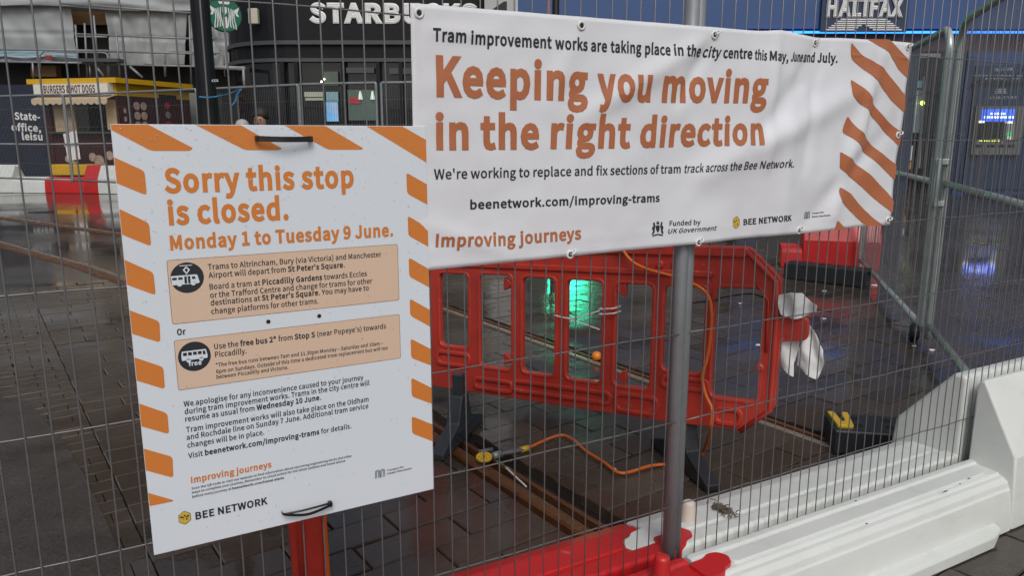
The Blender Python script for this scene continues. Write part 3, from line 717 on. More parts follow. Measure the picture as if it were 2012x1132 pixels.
# make sure thickness goes to the back
GR = .014
def nt_(runs, p0, p1, cap, m=None, wt=REG, shear=0.0):
    if isinstance(runs, str): runs = [(runs, wt)]
    a, b = nb(p0, p1)
    letter('lettering', runs, a, b, cap, lambda s_, z, d: N3(s_, z, .0010 + d), m or M_ink, banner, shear, zs=.0003, grid=GR)
for tx, a, b, cp, sh in (('Tram', (850.4, 79.5), (914.8, 83), .0245, 0), ('improvement', (924.6, 85.3), (1083.6, 94.1), .0245, 0), ('works', (1090.2, 95), (1153.8, 98.6), .0245, 0), ('are', (1160.5, 99.4), (1192.3, 101), .0245, 0),
        ('taking', (1199.4, 101.5), (1259.3, 104.2), .0245, 0), ('place', (1266.5, 105.2), (1315, 108.1), .0245, 0), ('in', (1321.6, 107.9), (1338.8, 108.7), .0245, 0), ('the', (1345.5, 109), (1376.7, 110.5), .0245, .05), ('city', (1382, 110.8), (1415.7, 112.4), .0245, .22),
        ('centre', (1421.8, 112.4), (1477.5, 114.5), .0245, 0), ('this', (1482, 115.6), (1504.5, 118), .0235, 0), ('May,', (1509.8, 118), (1547.7, 119.8), .0235, 0.03), ('June', (1553, 119.3), (1578.7, 119.8), .023, .15), ('and', (1581.4, 120), (1604.7, 120.6), .0235, .05), ('July.', (1610.5, 120.6), (1649.2, 121.9), .0240, 0)):
    nt_(tx, a, b, cp, wt=BOLD * .82, shear=sh)
OR = M_orange_n
nt_('Keeping', (857, 185.5), (1153.8, 194.8), .0755, OR, HEAVY)
nt_('you', (1172, 196), (1276, 197), .0745, OR, HEAVY, .0)
nt_('moving', (1299, 197.5), (1504, 199), .0735, OR, HEAVY, .05)
nt_('in', (856.2, 290.8), (920.6, 290.8), .0675, OR, HEAVY)
nt_('the', (943.9, 290.2), (1059.7, 290), .0675, OR, HEAVY)
nt_('right', (1082.3, 288.9), (1236.8, 287.6), .0675, OR, HEAVY, .04)
nt_('direction', (1255.3, 287), (1496, 281.5), .0665, OR, HEAVY, .05)
nt_("We're working to replace and fix sections of tram", (852.4, 351.9), (1337.9, 339.6), .0208)
nt_('track across', (1344, 339.3), (1424, 335), .0205, shear=.2)
nt_('the', (1430, 335), (1454, 333), .0205)
nt_('Bee Network.', (1459, 333), (1554, 328), .0205, shear=.1)
nt_('beenetwork.com/improving-trams', (923.8, 410.7), (1296.1, 395.7), .0190, wt=BOLD * .8)
nt_('Improving', (855.4, 484.5), (1011.8, 480.4), .0270, OR, BOLD)
nt_('journeys', (1018.6, 479), (1141, 468.7), .0270, OR, BOLD)
nt_('Funded by', (1315, 443.6), (1374.9, 440.8), .0125)
nt_('UK Government', (1311.6, 459.1), (1406.3, 452), .0120, shear=.22)
nt_('BEE NETWORK', (1462, 442.2), (1553.3, 432.9), .0155, wt=BOLD)
nt_('Transport for', (1597.7, 421), (1619.7, 418.2), .0045)
nt_('Greater Manchester', (1597.7, 427.5), (1629.6, 423.8), .0045)
bee_logo(nb((1448, 437.4))[0], .0150, N3, banner, GR)
m_logo(nb((1588, 423))[0], .0125, N3, banner, GR)
cc = nb((1292, 448))[0]                                  # coat of arms: shield, crown and two supporters
for polys in ([[(-.25, .3), (.25, .3), (.25, -.1), (.12, -.38), (0, -.48), (-.12, -.38), (-.25, -.1)]], [[(-.16, .42), (.16, .42), (.22, .72), (.1, .6), (0, .85), (-.1, .6), (-.22, .72)]],
              [[(-.32, .2), (-.45, .62), (-.62, .66), (-.68, .45), (-.56, .35), (-.8, .05), (-.66, -.3), (-.85, -.62), (-.6, -.66), (-.45, -.4), (-.42, -.05)]],
              [[(.32, .2), (.42, -.05), (.45, -.4), (.6, -.66), (.85, -.62), (.66, -.3), (.8, .05), (.56, .35), (.66, .5), (.6, .7), (.45, .6)]], [[(-.8, -.75), (0, -.62), (.8, -.75), (.7, -.88), (0, -.76), (-.7, -.88)]]):
    flat('crest_mark', on(cc, .0235, [[Vector(p) for p in q_] for q_ in polys]), N3, M_ink, banner, .0012, GR)
k5 = lambda pts: [(1600 + x / 2.83, y / 2.83) for x, y in pts]
for q in (k5([(290, 215), (405, 219), (470, 290), (518, 335), (510, 435), (455, 385), (400, 290)]),
          k5([(210, 232), (270, 310), (370, 375), (430, 450), (500, 530), (490, 625), (420, 560), (350, 465), (290, 405), (215, 330), (208, 300)]),
          k5([(203, 438), (265, 490), (320, 580), (400, 670), (480, 735), (470, 815), (390, 730), (290, 620), (240, 570), (205, 530)]),
          k5([(188, 642), (240, 720), (320, 800), (400, 870), (460, 915), (450, 1003), (370, 920), (280, 840), (200, 760), (158, 735), (165, 700)]),
          [(1650, 297), (1680, 318), (1714, 345), (1745, 378), (1755, 393), (1752, 418), (1731, 400), (1700, 372), (1668, 345), (1649, 330)],
          [(1650, 367), (1672, 380), (1689, 400), (1716, 427), (1736, 442), (1706, 445), (1682, 425), (1653, 397), (1648, 380)],
          [(1644, 432), (1663, 450), (1638, 453)]):
    pts = nb(*q); flat('stripe', [round_poly(pts, .008, 3)], N3, OR, banner, .0010, GR)
# eyelets with white ties
for (u, v) in ((823, 25), (1141, 50), (1403, 68), (1606, 83), (1779, 92), (1120, 500), (1371, 476), (1570, 453), (1744, 433), (1763, 265)):
    c = nb((u, v))[0]
    n3 = N3(c.x, c.y, .0015)
    e_ = MB(); prof = [(.0055, -.001), (.0062, .0018), (.0085, .0022), (.0108, .001), (.0112, -.001)]
    vs_ = []; n = 20
    for r_, h in prof:
        for k in range(n): a = 6.2832 * k / n; vs_.append(n3 + E * (r_ * math.cos(a)) + Z * (r_ * math.sin(a)) - N * h)
    e_.add(vs_, [(i * n + k, i * n + (k + 1) % n, (i + 1) * n + (k + 1) % n, (i + 1) * n + k) for i in range(4) for k in range(n)])
    eo = e_.build('eyelet', M_zipw, banner, smooth=True)
    MB().lathe(n3 - N * .0006, [(.0054, 0), (.0054, .0008)], 16, N).build('hole', M_zip, eo)
    if v > 60 or u > 1700:
        MB().tube(spline([n3 + N * .004, n3 - N * .009 + E * .002 + Z * .002, n3 - N * .007 + E * .011 + Z * .008, n3 + N * .01 + E * .017 + Z * .012], 4), .0022, 6).build('tie', M_zipw, eo, smooth=True)

# ================================================================== WATER-FILLED BARRIER UNITS
def half_profile(sg, wd):
    k = sg * wd / .165
    return [(sg * .017, .0), (sg * .017, .205), (sg * .024, .213), (k * .046, .213), (k * .052, .204), (k * .128, .202), (k * .137, .194), (k * .150, .192), (k * .166, .180), (k * .171, .160), (k * .177, .155), (k * .190, .07), (k * .194, .0)]
def block_profile(sg, wd):
    k = sg * wd / .165
    return [(sg * .017, .0), (sg * .017, .50), (sg * .027, .525), (k * .045, .525), (k * .165, .305), (k * .182, .275), (k * .196, .07), (k * .196, .0)]
def loft(q, prof, stations, fx):
    """prof: (n, z); stations: list of (s, scale z, shrink)"""
    n = len(prof); k0 = len(q.v)
    cz = sum(p[1] for p in prof) / n; cn = sum(p[0] for p in prof) / n
    for s_, sh in stations:
        q.v += [tuple(fx(s_, cn + (p[0] - cn) * sh, cz + (p[1] - cz) * sh)) for p in prof]
    for i in range(len(stations) - 1):
        for j in range(n): q.f.append((k0 + i * n + j, k0 + i * n + (j + 1) % n, k0 + (i + 1) * n + (j + 1) % n, k0 + (i + 1) * n + j))
    q.f.append(tuple(k0 + j for j in range(n - 1, -1, -1))); q.f.append(tuple(k0 + (len(stations) - 1) * n + j for j in range(n)))
    q.mi = [0] * len(q.f)
def barrier_unit(t, fx, mm, beam_end, block_end, wf=.165, wb=.20):
    """beam along s from 0 (joint end) to beam_end, then the raised block; fx maps (s, n, z) to the place"""
    for sg, wd, nm in ((-1, wf, 'front_beam'), (1, wb, 'rear_beam')):
        q = MB(); loft(q, half_profile(sg, wd), [(0.0, .97), (.012, 1), (beam_end + .004, 1)], fx); q.build(nm, mm, t, bevel=.009, seg=3)
        k = sg * wd / .165
        top = round_poly([Vector((.10, .060)), Vector((beam_end - .05, .060)), Vector((beam_end - .05, .118)), Vector((.10, .118))], .022, 4)
        q = MB(); q.prism([fx(p.x, p.y * k, .198) for p in top], fx(0, 0, .2115) - fx(0, 0, .198)); q.build('raised_panel', mm, t, bevel=.005, seg=3)
        q = MB()
        for s_, sh in ((.05, .55), (.11, 1), (beam_end - .17, 1), (beam_end - .10, .55)):
            q.v += [tuple(fx(s_, k * a_, z_)) for a_, z_ in ((.185, .058), (.190 + .036 * sh, .050), (.190 + .044 * sh, .040), (.190 + .044 * sh, .030 - .03 * (sh > .9)), (.185, .0))]
        q.f = [(i * 5 + j, i * 5 + (j + 1) % 5, i * 5 + 5 + (j + 1) % 5, i * 5 + 5 + j) for i in range(3) for j in range(5)] + [(4, 3, 2, 1, 0), (15, 16, 17, 18, 19)]; q.mi = [0] * len(q.f)
        q.build('foot_flange', mm, t, bevel=.004)
    for sg, wd, nm in ((-1, wf, 'front_block'), (1, wb, 'rear_block')):
        q = MB(); loft(q, block_profile(sg, wd), [(beam_end, .985), (beam_end + .015, 1), (block_end - .015, 1), (block_end, .985)], fx); q.build(nm, mm, t, bevel=.024, seg=4)
def jig(t, fx, mm, n0, sg, z0, z1, flip=1):
    """hooked tongue at the joint end, plan outline pushed up"""
    pts = [(.01, -.045), (-.045, -.045), (-.07, -.06), (-.105, -.052), (-.12, -.02), (-.10, .012), (-.07, .018), (-.055, .035), (.01, .045)]
    pts = round_poly([Vector((p[0], p[1] * flip)) for p in pts], .012, 3)
    q = MB(); q.prism([fx(p.x, n0 + p.y * sg, z0) for p in pts], fx(0, 0, z1) - fx(0, 0, z0)); q.build('joint_hook', mm, t, bevel=.005)

JS = 1.40                                               # where the red unit hands over to the white one
fxW = lambda s_, n_, z: FP(JS + s_, z, n_)
wb_ = thing('water_barrier', 'white plastic water-filled barrier with raised end block under the mesh fence', 'barrier', FP(2.2, 0))
barrier_unit(wb_, fxW, M_whiteP, 2.785 - JS, 3.75 - JS, wb=.26)
fxR = lambda s_, n_, z: FP(JS - .012 - s_, z, n_)
rb_ = thing('water_barrier', 'bright red plastic water-filled barrier joined to the white one below the notice board', 'barrier', FP(.7, 0))
barrier_unit(rb_, fxR, M_red2, 1.70, 2.3, wb=.26)
jig(wb_, fxW, M_whiteP, .13, 1, .10, .2065)
jig(rb_, fxR, M_red2, -.105, 1, .10, .2145, -1)
jig(rb_, fxR, M_red2, .055, 1, .12, .2150, -1)
def plug(t, p, mm, h=.075, r=.022):
    MB().lathe(p, [(r * 1.05, 0), (r, .01), (r * .88, h - .012), (r * .8, h - .004), (r * .5, h)], 18).build('filler_plug', mm, t, smooth=True)
M_plugw = mat('aged_white_plug', (0.64, 0.56, 0.49), 0.5)
plug(wb_, FP(1.545, .205, .13), M_plugw)
plug(rb_, FP(1.255, .205, -.09), M_red2, .085, .024)
# straw-like debris stuck on the white barrier, and scuffs
tw = MB(); rt = random.Random(2)
for i in range(110):
    c = FP(1.685 + rt.gauss(0, .010), .2125 + rt.uniform(0, .012), .125 + rt.gauss(0, .022)); d = V(rt.gauss(0, 1), rt.gauss(0, 1), rt.gauss(0, .4)).normalized() * rt.uniform(.004, .014)
    tw.tube([c - d, c + d * .2 + V(0, 0, .004), c + d], .0017, 4)
tag(tw.build('debris', mat('brown_debris', (.10, .075, .05), .8)), 'clump of brown straw and twigs stuck on the white barrier behind the fence', 'debris')
sc_ = MB()
for (s_, n_, l_) in ((1.99, -.05, .012), (2.12, -.04, .01), (2.62, -.12, .02), (2.66, -.10, .025), (2.55, -.13, .01), (1.52, -.11, .008), (2.02, -.155, .012), (2.45, -.14, .03)):
    z = .2135; p = FP(s_, z + (.0 if n_ > -.045 else -.0015 if n_ < -.118 else -.0095), n_)
    sc_.prism([p - E * l_ / 2, p + N * .003, p + E * l_ / 2, p - N * .003], Z * .0012)
sc_.build('scuff_mark', M_zip, wb_)

# ================================================================== RED SAFETY BARRIER (panel on feet)
f2 = 2.98
def atf(u, v, f): return V(0, 0, HC) + ray(u, v) * f
R1 = atf(1445, 563, f2); R0 = atf(975, 540, f2 * 1.2); RBt = atf(1440, 785, f2 * .985)
ea = (R1 - R0).normalized(); eb = V(0, 0, 1); en = ea.cross(eb).normalized()
if en.y < 0: en = -en                                   # away from the camera
def rp(u, v, off=0.0):
    d = ray(u, v); o = V(0, 0, HC); t = (R1 + en * off - o).dot(en) / d.dot(en); p = o + d * t - R1 - en * off; a_ = (p.x * ea.x + p.y * ea.y) / (ea.x ** 2 + ea.y ** 2); return Vector((a_, p.z - a_ * ea.z))
def R3(a, b, c=0.0): return R1 + ea * a + eb * b + en * c
RB = thing('safety_barrier', 'red plastic pedestrian barrier panel with tall slots standing behind the mesh fence', 'barrier', R3(-.5, -.6))
Lx = rp(800, 600).x
tl = rp(1395, 484).y; brt = rp(1462, 842); zlow = rp(1150, 800).y
outer = [Vector((Lx, zlow)), rp(1330, 828), brt, rp(1522, 800), rp(1532, 668), rp(1586, 666), rp(1588, 626), rp(1534, 622), rp(1534, 548), rp(1476, 487), rp(1395, 484), Vector((Lx, tl))]
outer = round_poly(outer, .018, 4)
wins_px = [(868, 922, 538, 680), (947, 1006, 540, 722), (1030, 1091, 546, 734), (1117, 1183, 551, 747), (1212, 1280, 558, 760), (1306, 1384, 563, 730), (1404, 1494, 566, 784)]
wins = []
for (x0, x1, y0, y1) in wins_px:
    q = [rp(x0, y1 - 3), rp(x1, y1 + 2), rp(x1, y0 + 2), rp(x0, y0 - 1)]
    xa, xb = (q[0].x + q[3].x) / 2, (q[1].x + q[2].x) / 2; ya, yb = (q[0].y + q[1].y) / 2, (q[2].y + q[3].y) / 2
    wins.append((xa - .006, xb + .006, ya - .003, yb + .006))
wp = [round_poly(rect(a, c, b, d), .032, 4) for a, b, c, d in wins]
def r_put(nm, me, m, parent, c=0.0):
    for v in me.vertices: v.co = R3(v.co.x, v.co.y, c + v.co.z)
    bm = bmesh.new(); bm.from_mesh(me); bmesh.ops.remove_doubles(bm, verts=bm.verts, dist=1e-5); bmesh.ops.recalc_face_normals(bm, faces=bm.faces); bm.to_mesh(me); bm.free()
    return put(nm, me, m, parent)
pan = r_put('panel', plate([outer] + wp, .009, .005, 2), M_red, RB)
for p in pan.data.polygons: p.use_smooth = False
for (a, b, c, d), poly in zip(wins, wp):                 # raised rim round each slot
    o_ = round_poly(rect(a - .008, c - .008, b + .008, d + .008), .04, 4)
    r_put('slot_rim', plate([o_, [Vector(p) * 1 for p in round_poly(rect(a - .001, c - .001, b + .001, d + .001), .032, 4)]], .013, .004, 2), M_red, RB)
# horizontal mouldings: top rib, lower ledge, recessed bays
ya = rp(1150, 528).y; yb = rp(1150, 770).y
xr = rp(1470, 500).x
r_put('top_rib', plate([round_poly(rect(Lx, tl - .032, xr, tl - .003), .012)], .020, .006, 2), M_red, RB)
r_put('rib', plate([round_poly(rect(Lx, ya - .008, rp(1400, 530).x, ya + .008), .006)], .018, .005, 2), M_red, RB)
pr = [rp(1476, 487), rp(1534, 548), rp(1534, 620), rp(1522, 800), rp(1462, 842)]
pth = [R3(p.x - .012, p.y - .010, -.016) for p in pr]
MB().tube(pth, .011, 8).build('edge_rib', M_red, RB, smooth=True)
MB().tube([R3(rp(u, v).x, rp(u, v).y, -.018) for u, v in ((1490, 556), (1512, 590), (1508, 690))], .006, 6).build('edge_rib', M_red, RB, smooth=True)
for (x0, x1, y0, y1) in ((865, 925, 690, 718), (938, 1008, 742, 768), (1015, 1200, 748, 790), (1215, 1290, 772, 812), (1306, 1390, 738, 765), (1410, 1455, 800, 832)):
    a0, a1 = rp(x0, y0), rp(x1, y1)
    yy0, yy1 = min(a0.y, a1.y), max(a0.y, a1.y)
    outer_ = round_poly(rect(a0.x - .008, yy0 - .008, a1.x + .008, yy1 + .008), .03, 4); inner_ = round_poly(rect(a0.x + .002, yy0 + .002, a1.x - .002, yy1 - .002), .025, 4)
    r_put('bay_rim', plate([outer_, inner_], .020, .004, 2), M_red, RB)
for (u, v) in ((1330, 518), (1495, 720), (1300, 518)):
    p = rp(u, v); MB().lathe(R3(p.x, p.y, -.027), [(.012, 0), (.016, .004), (.016, .012)], 14, en).build('rivet_boss', M_red, RB)
for (u, v, sx) in ((1000, 558, -1), (1000, 706, -1), (1222, 568, 1), (1222, 740, 1)):    # gusset lugs in the slots
    p = rp(u, v); k = .018
    r_put('lug', plate([round_poly([Vector((p.x - k * sx * 1.2, p.y)), Vector((p.x + k * sx * -.2, p.y + k * .9)), Vector((p.x - k * sx * -1.1, p.y + k * 1.6)), Vector((p.x - k * sx * -1.1, p.y - k * 1.6)), Vector((p.x + k * sx * -.2, p.y - k * .9))], .006), ell((p.x, p.y), .004, .004, 10)], .010, .003), M_red, RB)
# feet
def foot(label_, stem_px, tip_a, tip_b, m):
    base = gnd(*stem_px); base.z = 0
    A_, B_ = gnd(*tip_a), gnd(*tip_b); d = (B_ - A_).normalized(); side = V(-d.y, d.x, 0)
    q = MB()
    mid = (A_ + B_) / 2
    q.prism([A_ + side * .033, A_ + side * .033 + Z * .03, mid - d * .08 + side * .033 + Z * .10, mid - d * .04 + side * .033 + Z * .22, mid + d * .04 + side * .033 + Z * .22, mid + d * .08 + side * .033 + Z * .10, B_ + side * .033 + Z * .03, B_ + side * .033], side * -.066)
    o = q.build('foot', m, RB, bevel=.008)
    MB().box(mid + Z * .25, (.05, .05, .14), (d, side, Z)).build('foot_stem', m, RB, bevel=.006)
    MB().box(mid + side * .035 + Z * .07, (.20, .006, .016), (d, side, Z)).build('foot_rib', m, RB)
    MB().box(mid - side * .035 + Z * .07, (.20, .006, .016), (d, side, Z)).build('foot_rib', m, RB)
foot('', (893, 850), (858, 906), (942, 822), M_greyfoot)
foot('', (1335, 900), (1402, 968), (1290, 872), M_rubber)
# black ties, white straps on the barrier
def strap_on(label, pts, r_, m, nm='strap'):
    q = MB().tube(spline(pts, 5), r_, 6); o = q.build(nm, m, smooth=True); return o
tag(strap_on('', [R3(*rp(1345, 596), -.03), R3(*rp(1383, 590), -.04), R3(*rp(1412, 588), -.035), R3(*rp(1412, 588), .03), R3(*rp(1470, 580), .03), R3(*rp(1500, 588), .02)], .003, M_zip, 'zip_tie'), 'black zip tie holding the orange cable to the red barrier', 'zip tie')
wz = thing('cable_strap', 'white plastic strap wound around a bar of the red barrier', 'strap', R3(*rp(1200, 610)))
for dy in (604, 614):
    MB().tube(spline([R3(*rp(1184, dy + 2), .03), R3(*rp(1183, dy + 1), -.03), R3(*rp(1200, dy), -.034), R3(*rp(1213, dy - 1), -.03), R3(*rp(1214, dy), .03)], 4), .0035, 6).build('loop', M_zipw, wz, smooth=True)
MB().tube(spline([R3(*rp(1095, 617), -.03), R3(*rp(1120, 622), -.035), R3(*rp(1145, 620), -.04), R3(*rp(1184, 608), -.03)], 5), .0032, 6).build('tail', M_zipw, wz, smooth=True)
MB().tube(spline([R3(*rp(1120, 622), -.035), R3(*rp(1150, 632), -.038), R3(*rp(1184, 645), -.03)], 5), .0032, 6).build('tail', M_zipw, wz, smooth=True)

# second red barrier, seen end-on under the notice board
eb0 = gnd(610, 1170); eb0 = V(eb0.x, eb0.y, 0) ; dirv = V(ray(615, 1000).x, ray(615, 1000).y, 0).normalized(); sd_ = V(dirv.y, -dirv.x, 0)
EB = thing('safety_barrier', 'red plastic barrier seen end-on below the notice board', 'barrier', eb0)
P0 = gnd(612, 1200, 0.0)
cE = V(P0.x, P0.y, 0)
for k, (w0, w1, o_) in enumerate(((.052, .085, 0.0),)):
    q = MB(); pts = []
    q.add([cE - sd_ * .048, cE + sd_ * .048, cE + sd_ * .062 + Z * .78, cE - sd_ * .062 + Z * .78] + [x + dirv * 1.1 for x in (cE - sd_ * .048, cE + sd_ * .048, cE + sd_ * .062 + Z * .78, cE - sd_ * .062 + Z * .78)],
          [(3, 2, 1, 0), (4, 5, 6, 7), (0, 1, 5, 4), (1, 2, 6, 5), (2, 3, 7, 6), (3, 0, 4, 7)]); q.build('panel', M_red, EB, bevel=.018, seg=3)
for sx in (-.022,):
    MB().tube([cE + sd_ * sx * .8 - dirv * .004 + Z * .02, cE + sd_ * sx * .9 - dirv * .006 + Z * .4, cE + sd_ * sx * 1.1 - dirv * .004 + Z * .74], .011, 8).build('rib', M_red, EB, smooth=True)
tag(MB().tube(spline([cE + sd_ * .055 - dirv * .02 + Z * z + sd_ * x for z, x in ((.80, .004), (.6, .0), (.42, -.004), (.25, -.002), (.05, 0))], 6), .006, 8).build('hanging_rope', M_cable, smooth=True), 'orange cord hanging down the end of the red barrier below the notice board', 'rope')

# ================================================================== ORANGE CABLE AND VALVE
def on_r(u, v, c=-.045): return R3(*rp(u, v, c), c)
def ong(u, v, h=.012): return gnd(u, v, h)
cab = [on_r(1215, 478), on_r(1240, 512), on_r(1275, 530), on_r(1330, 545), on_r(1372, 563), on_r(1392, 583), on_r(1398, 615), on_r(1396, 660), on_r(1389, 705), on_r(1380, 740), on_r(1386, 775, -.05), on_r(1399, 805, -.06), on_r(1397, 838, -.09)]
cab += [gnd(1390, 868, .14), gnd(1380, 892, .05), ong(1352, 913), ong(1310, 913), ong(1275, 917), ong(1235, 929), ong(1212, 928), ong(1185, 908), ong(1150, 886), ong(1128, 866), ong(1106, 856), ong(1080, 862), ong(1036, 882)]
tag(MB().tube(spline(cab, 7), .0072, 10).build('orange_cable', M_cable, smooth=True), 'orange cable looped over the red barrier and trailing across the wet paving', 'cable')
vl = thing('valve', 'small valve with yellow perforated wheel at the end of the orange cable', 'valve', ong(955, 900, 0))
MB().tube(spline([ong(1038, 881, .016), ong(1010, 888, .018), ong(985, 892, .02)], 4), [.011] * 9, 10).build('hose_tail', M_grey, vl, smooth=True)
MB().tube([ong(1039, 880.6, .016), ong(1022, 885, .016)], .0135, 10).build('collar', M_yellow, vl, smooth=True)
MB().tube([ong(985, 892, .02), ong(968, 897, .022)], .017, 10).build('body', M_galv, vl, smooth=True)
MB().tube([ong(968, 884, .03), ong(940, 889, .03)], .010, 10).build('body', M_grey, vl, smooth=True)
ctr = ong(951, 899, .028)
ring = [ell((0, 0), .034, .034, 30)] + [ell((.021 * math.cos(a), .021 * math.sin(a)), .0065, .0065, 10) for a in [i * math.pi / 3 for i in range(6)]] + [ell((0, 0), .009, .009, 10)]
me = plate(ring, .004, .0015)
tiltm = Matrix.Rotation(math.radians(9), 3, 'X')
for v in me.vertices: v.co = ctr + tiltm @ v.co
put('hand_wheel', me, M_yellow, vl)
tag(MB().tube([gnd(995, 920, .02), gnd(1034, 957, .006)], .004, 6).build('thin_stick', M_zipw), 'thin pale stick lying across the rusty rail', 'stick')
# orange ball by the rail
bc = gnd(1172, 709); 
bb = thing('marker_ball', 'small orange plastic ball lying beside the tram rail behind the red barrier', 'ball', bc)
MB().lathe(bc, [(.012, 0)] + [(.032 * math.cos(a), .030 + .031 * math.sin(a)) for a in [(-70 + 16 * i) * math.pi / 180 for i in range(11)]] + [(.002, .061)], 20).build('ball', mat('ball_orange', (.75, .22, .02), .35), bb, smooth=True)
MB().lathe(bc + V(.02, -.012, 0), [(.012, 0), (.014, .012), (.006, .02)], 10).build('cap', M_zip, bb)

# ================================================================== WHITE CLOTH ON THE BARRIER LUG
cl = thing('cloth', 'torn white cloth knotted on the lug of the red barrier', 'cloth', R3(*rp(1560, 700)))
def rag(nm, outline, c0, amp, seed):
    pts = [rp(u, v) for u, v in outline]
    me = plate([round_poly(pts, .004, 2)]); grid_cut(me, .007)
    for v in me.vertices:
        a, b = v.co.x, v.co.y
        d = amp * (noise.noise(V(a * 16, b * 9, seed)) * 1.3 + .45 * math.sin(a * 75 + b * 26 + seed + 3 * noise.noise(V(a * 9, b * 9, seed + 4))) + .5 * abs(noise.noise(V(a * 34, b * 20, seed + 9))))
        v.co = R3(a, b, c0 + d)
    o = put(nm, me, M_cloth, cl, smooth=True); s_ = o.modifiers.new('t', 'SOLIDIFY'); s_.thickness = .0015
rag('knot', [(1533, 578), (1560, 571), (1580, 574), (1594, 592), (1609, 597), (1606, 610), (1580, 622), (1560, 624), (1538, 615), (1532, 600)], -.03, .022, 1)
rag('tail', [(1530, 667), (1570, 664), (1566, 690), (1558, 716), (1559, 742), (1546, 735), (1532, 722), (1532, 690)], .012, .016, 3)
rag('tail', [(1588, 640), (1600, 660), (1616, 690), (1617, 718), (1602, 752), (1590, 742), (1562, 720), (1566, 690), (1578, 664)], .02, .02, 5)

# ================================================================== RUBBER FENCE FEET
def fence_block(label, pf, pr_, pb, h, clip):
    a, b = gnd(*pf), gnd(*pr_); ln = (b - a); L_ = ln.length; d = ln.normalized(); n_ = V(-d.y, d.x, 0); wd = .23
    if n_.dot(gnd(*pb) - a) < 0: n_ = -n_
    t = thing('rubber_block', label, 'rubber block', (a + b) / 2 + n_ * wd / 2)
    c = (a + b) / 2 + n_ * wd / 2
    MB().box(c + Z * h / 2, (L_, wd, h), (d, n_, Z)).build('block', M_rubber, t, bevel=.012, seg=3)
    for k, x in enumerate((-.22, -.06, .08, .2)):
        if abs(x) < L_ / 2 - .03:
            for y in (-.04, .05):
                MB().lathe(c + d * x + n_ * y + Z * (h - .004), [(.022, 0), (.022, .0055)], 14).build('socket', mat('socket_black', (.004, .004, .005), .7), t)
    if clip:
        cp = c - d * (L_ / 2 - .065) + Z * (h + .001) - n_ * .0
        o_ = [(-.04, -.075), (.04, -.075), (.04, .075), (-.04, .075)]
        u_ = round_poly([Vector(p) for p in ((-.045, -.08), (.02, -.08), (.032, .09), (.005, .09), (.0, -.03), (-.02, -.03), (-.028, .09), (-.055, .09))], .008)
        me = plate([u_], .006, .002)
        for v in me.vertices: v.co = cp + d * v.co.x + n_ * v.co.y + Z * (v.co.z + .006)
        put('clip', me, M_yellow, t)
fence_block('black rubber fence foot with a yellow clip behind the white barrier', (1636, 893), (1800, 905), (1700, 840), .115, True)
fence_block('long black rubber fence foot in front of the far red barrier', (1538, 547), (1700, 566), (1620, 530), .16, False)

# ================================================================== TUBULAR GATE PANELS ON THE RIGHT
def gate(label, pa, pb, ztop, zbot, rt_, mm, corner=.16, mid=1.10, wire=.024, group=None, nm='mesh_gate', legs=(0, 0), wob=0.0, hz=(), wr=.0016):
    """round-cornered tubular frame from ground point pa to pb, with mid rail and mesh"""
    pa = V(pa.x, pa.y, 0); pb = V(pb.x, pb.y, 0); d = (pb - pa); L_ = d.length; d = d.normalized(); n_ = V(-d.y, d.x, 0)
    t = thing(nm, label, 'gate' if nm == 'mesh_gate' else 'fence', (pa + pb) / 2, group)
    arc = []
    for k in range(7):
        a = math.pi / 2 * k / 6; arc.append((corner - corner * math.cos(a), ztop - corner + corner * math.sin(a)))
    path = [pa + Z * legs[0]] + [pa + Z * zbot] + [pa + d * x + Z * z for x, z in arc] + [pb - d * x + Z * z for x, z in arc[::-1]] + [pb + Z * zbot, pb + Z * legs[1]]
    MB().tube(path, rt_, 12).build('frame', mm, t, smooth=True)
    MB().tube([pa + Z * zbot, pb + Z * zbot], rt_ * .95, 12).build('bottom_rail', mm, t, smooth=True)
    if mid: MB().tube([pa + Z * mid, pb + Z * mid], rt_ * .9, 12).build('mid_rail', mm, t, smooth=True)
    q = MB(); k = int(L_ / wire); rr_ = random.Random(int(L_ * 1000))
    for i in range(1, k):
        x = L_ * i / k; zt = ztop
        if x < corner: zt = ztop - corner + math.sqrt(max(0, corner ** 2 - (corner - x) ** 2))
        if L_ - x < corner: zt = ztop - corner + math.sqrt(max(0, corner ** 2 - (corner - L_ + x) ** 2))
        j = rr_.uniform(-.004, .004)
        q.tube([pa + d * x + Z * zbot, pa + d * (x + j) + Z * (zbot + zt) / 2 + n_ * rr_.uniform(-wob, wob), pa + d * x + Z * zt], wr, 4, cap=False)
    for z in hz:
        q.tube([pa + d * (L_ * i / 14) + Z * (z + wob * 2.2 * math.sin(i * 1.1 + z * 5)) + n_ * (.003 + wob * math.sin(i * .9 + z)) for i in range(15)], wr * 1.1, 4, cap=False)
    q.build('wire_mesh', M_wire, t)
    return t, pa, pb, d, n_
GA_n = gnd(1803, 672); GA_f = gnd(1690, 512, .12)
_lab = 'pale galvanised mesh gate leaf with rounded corner and a wheel, farther leaf'
ga, pa, pb, dA, nA = gate(_lab, GA_f, GA_n, 2.09, .13, .024, M_green_galv, hz=(.35, .6, .85, 1.4, 1.7), legs=(.02, .10), wob=.006, group='gate leaves on the right')
whl = MB().lathe(pb + Z * .065 - nA * .03, [(.01, -.03), (.045, -.03), (.062, -.02), (.065, 0), (.062, .02), (.045, .03), (.01, .03)], 20, nA).build('wheel', M_zip, ga, smooth=True)
MB().lathe(pb + Z * .065 - nA * .03, [(.012, -.036), (.012, .036)], 10, nA).build('hub', M_galv, whl)
GB_f = W(1858, 352, pb.y - .10); GB_n = FP(3.30, 0, .05)
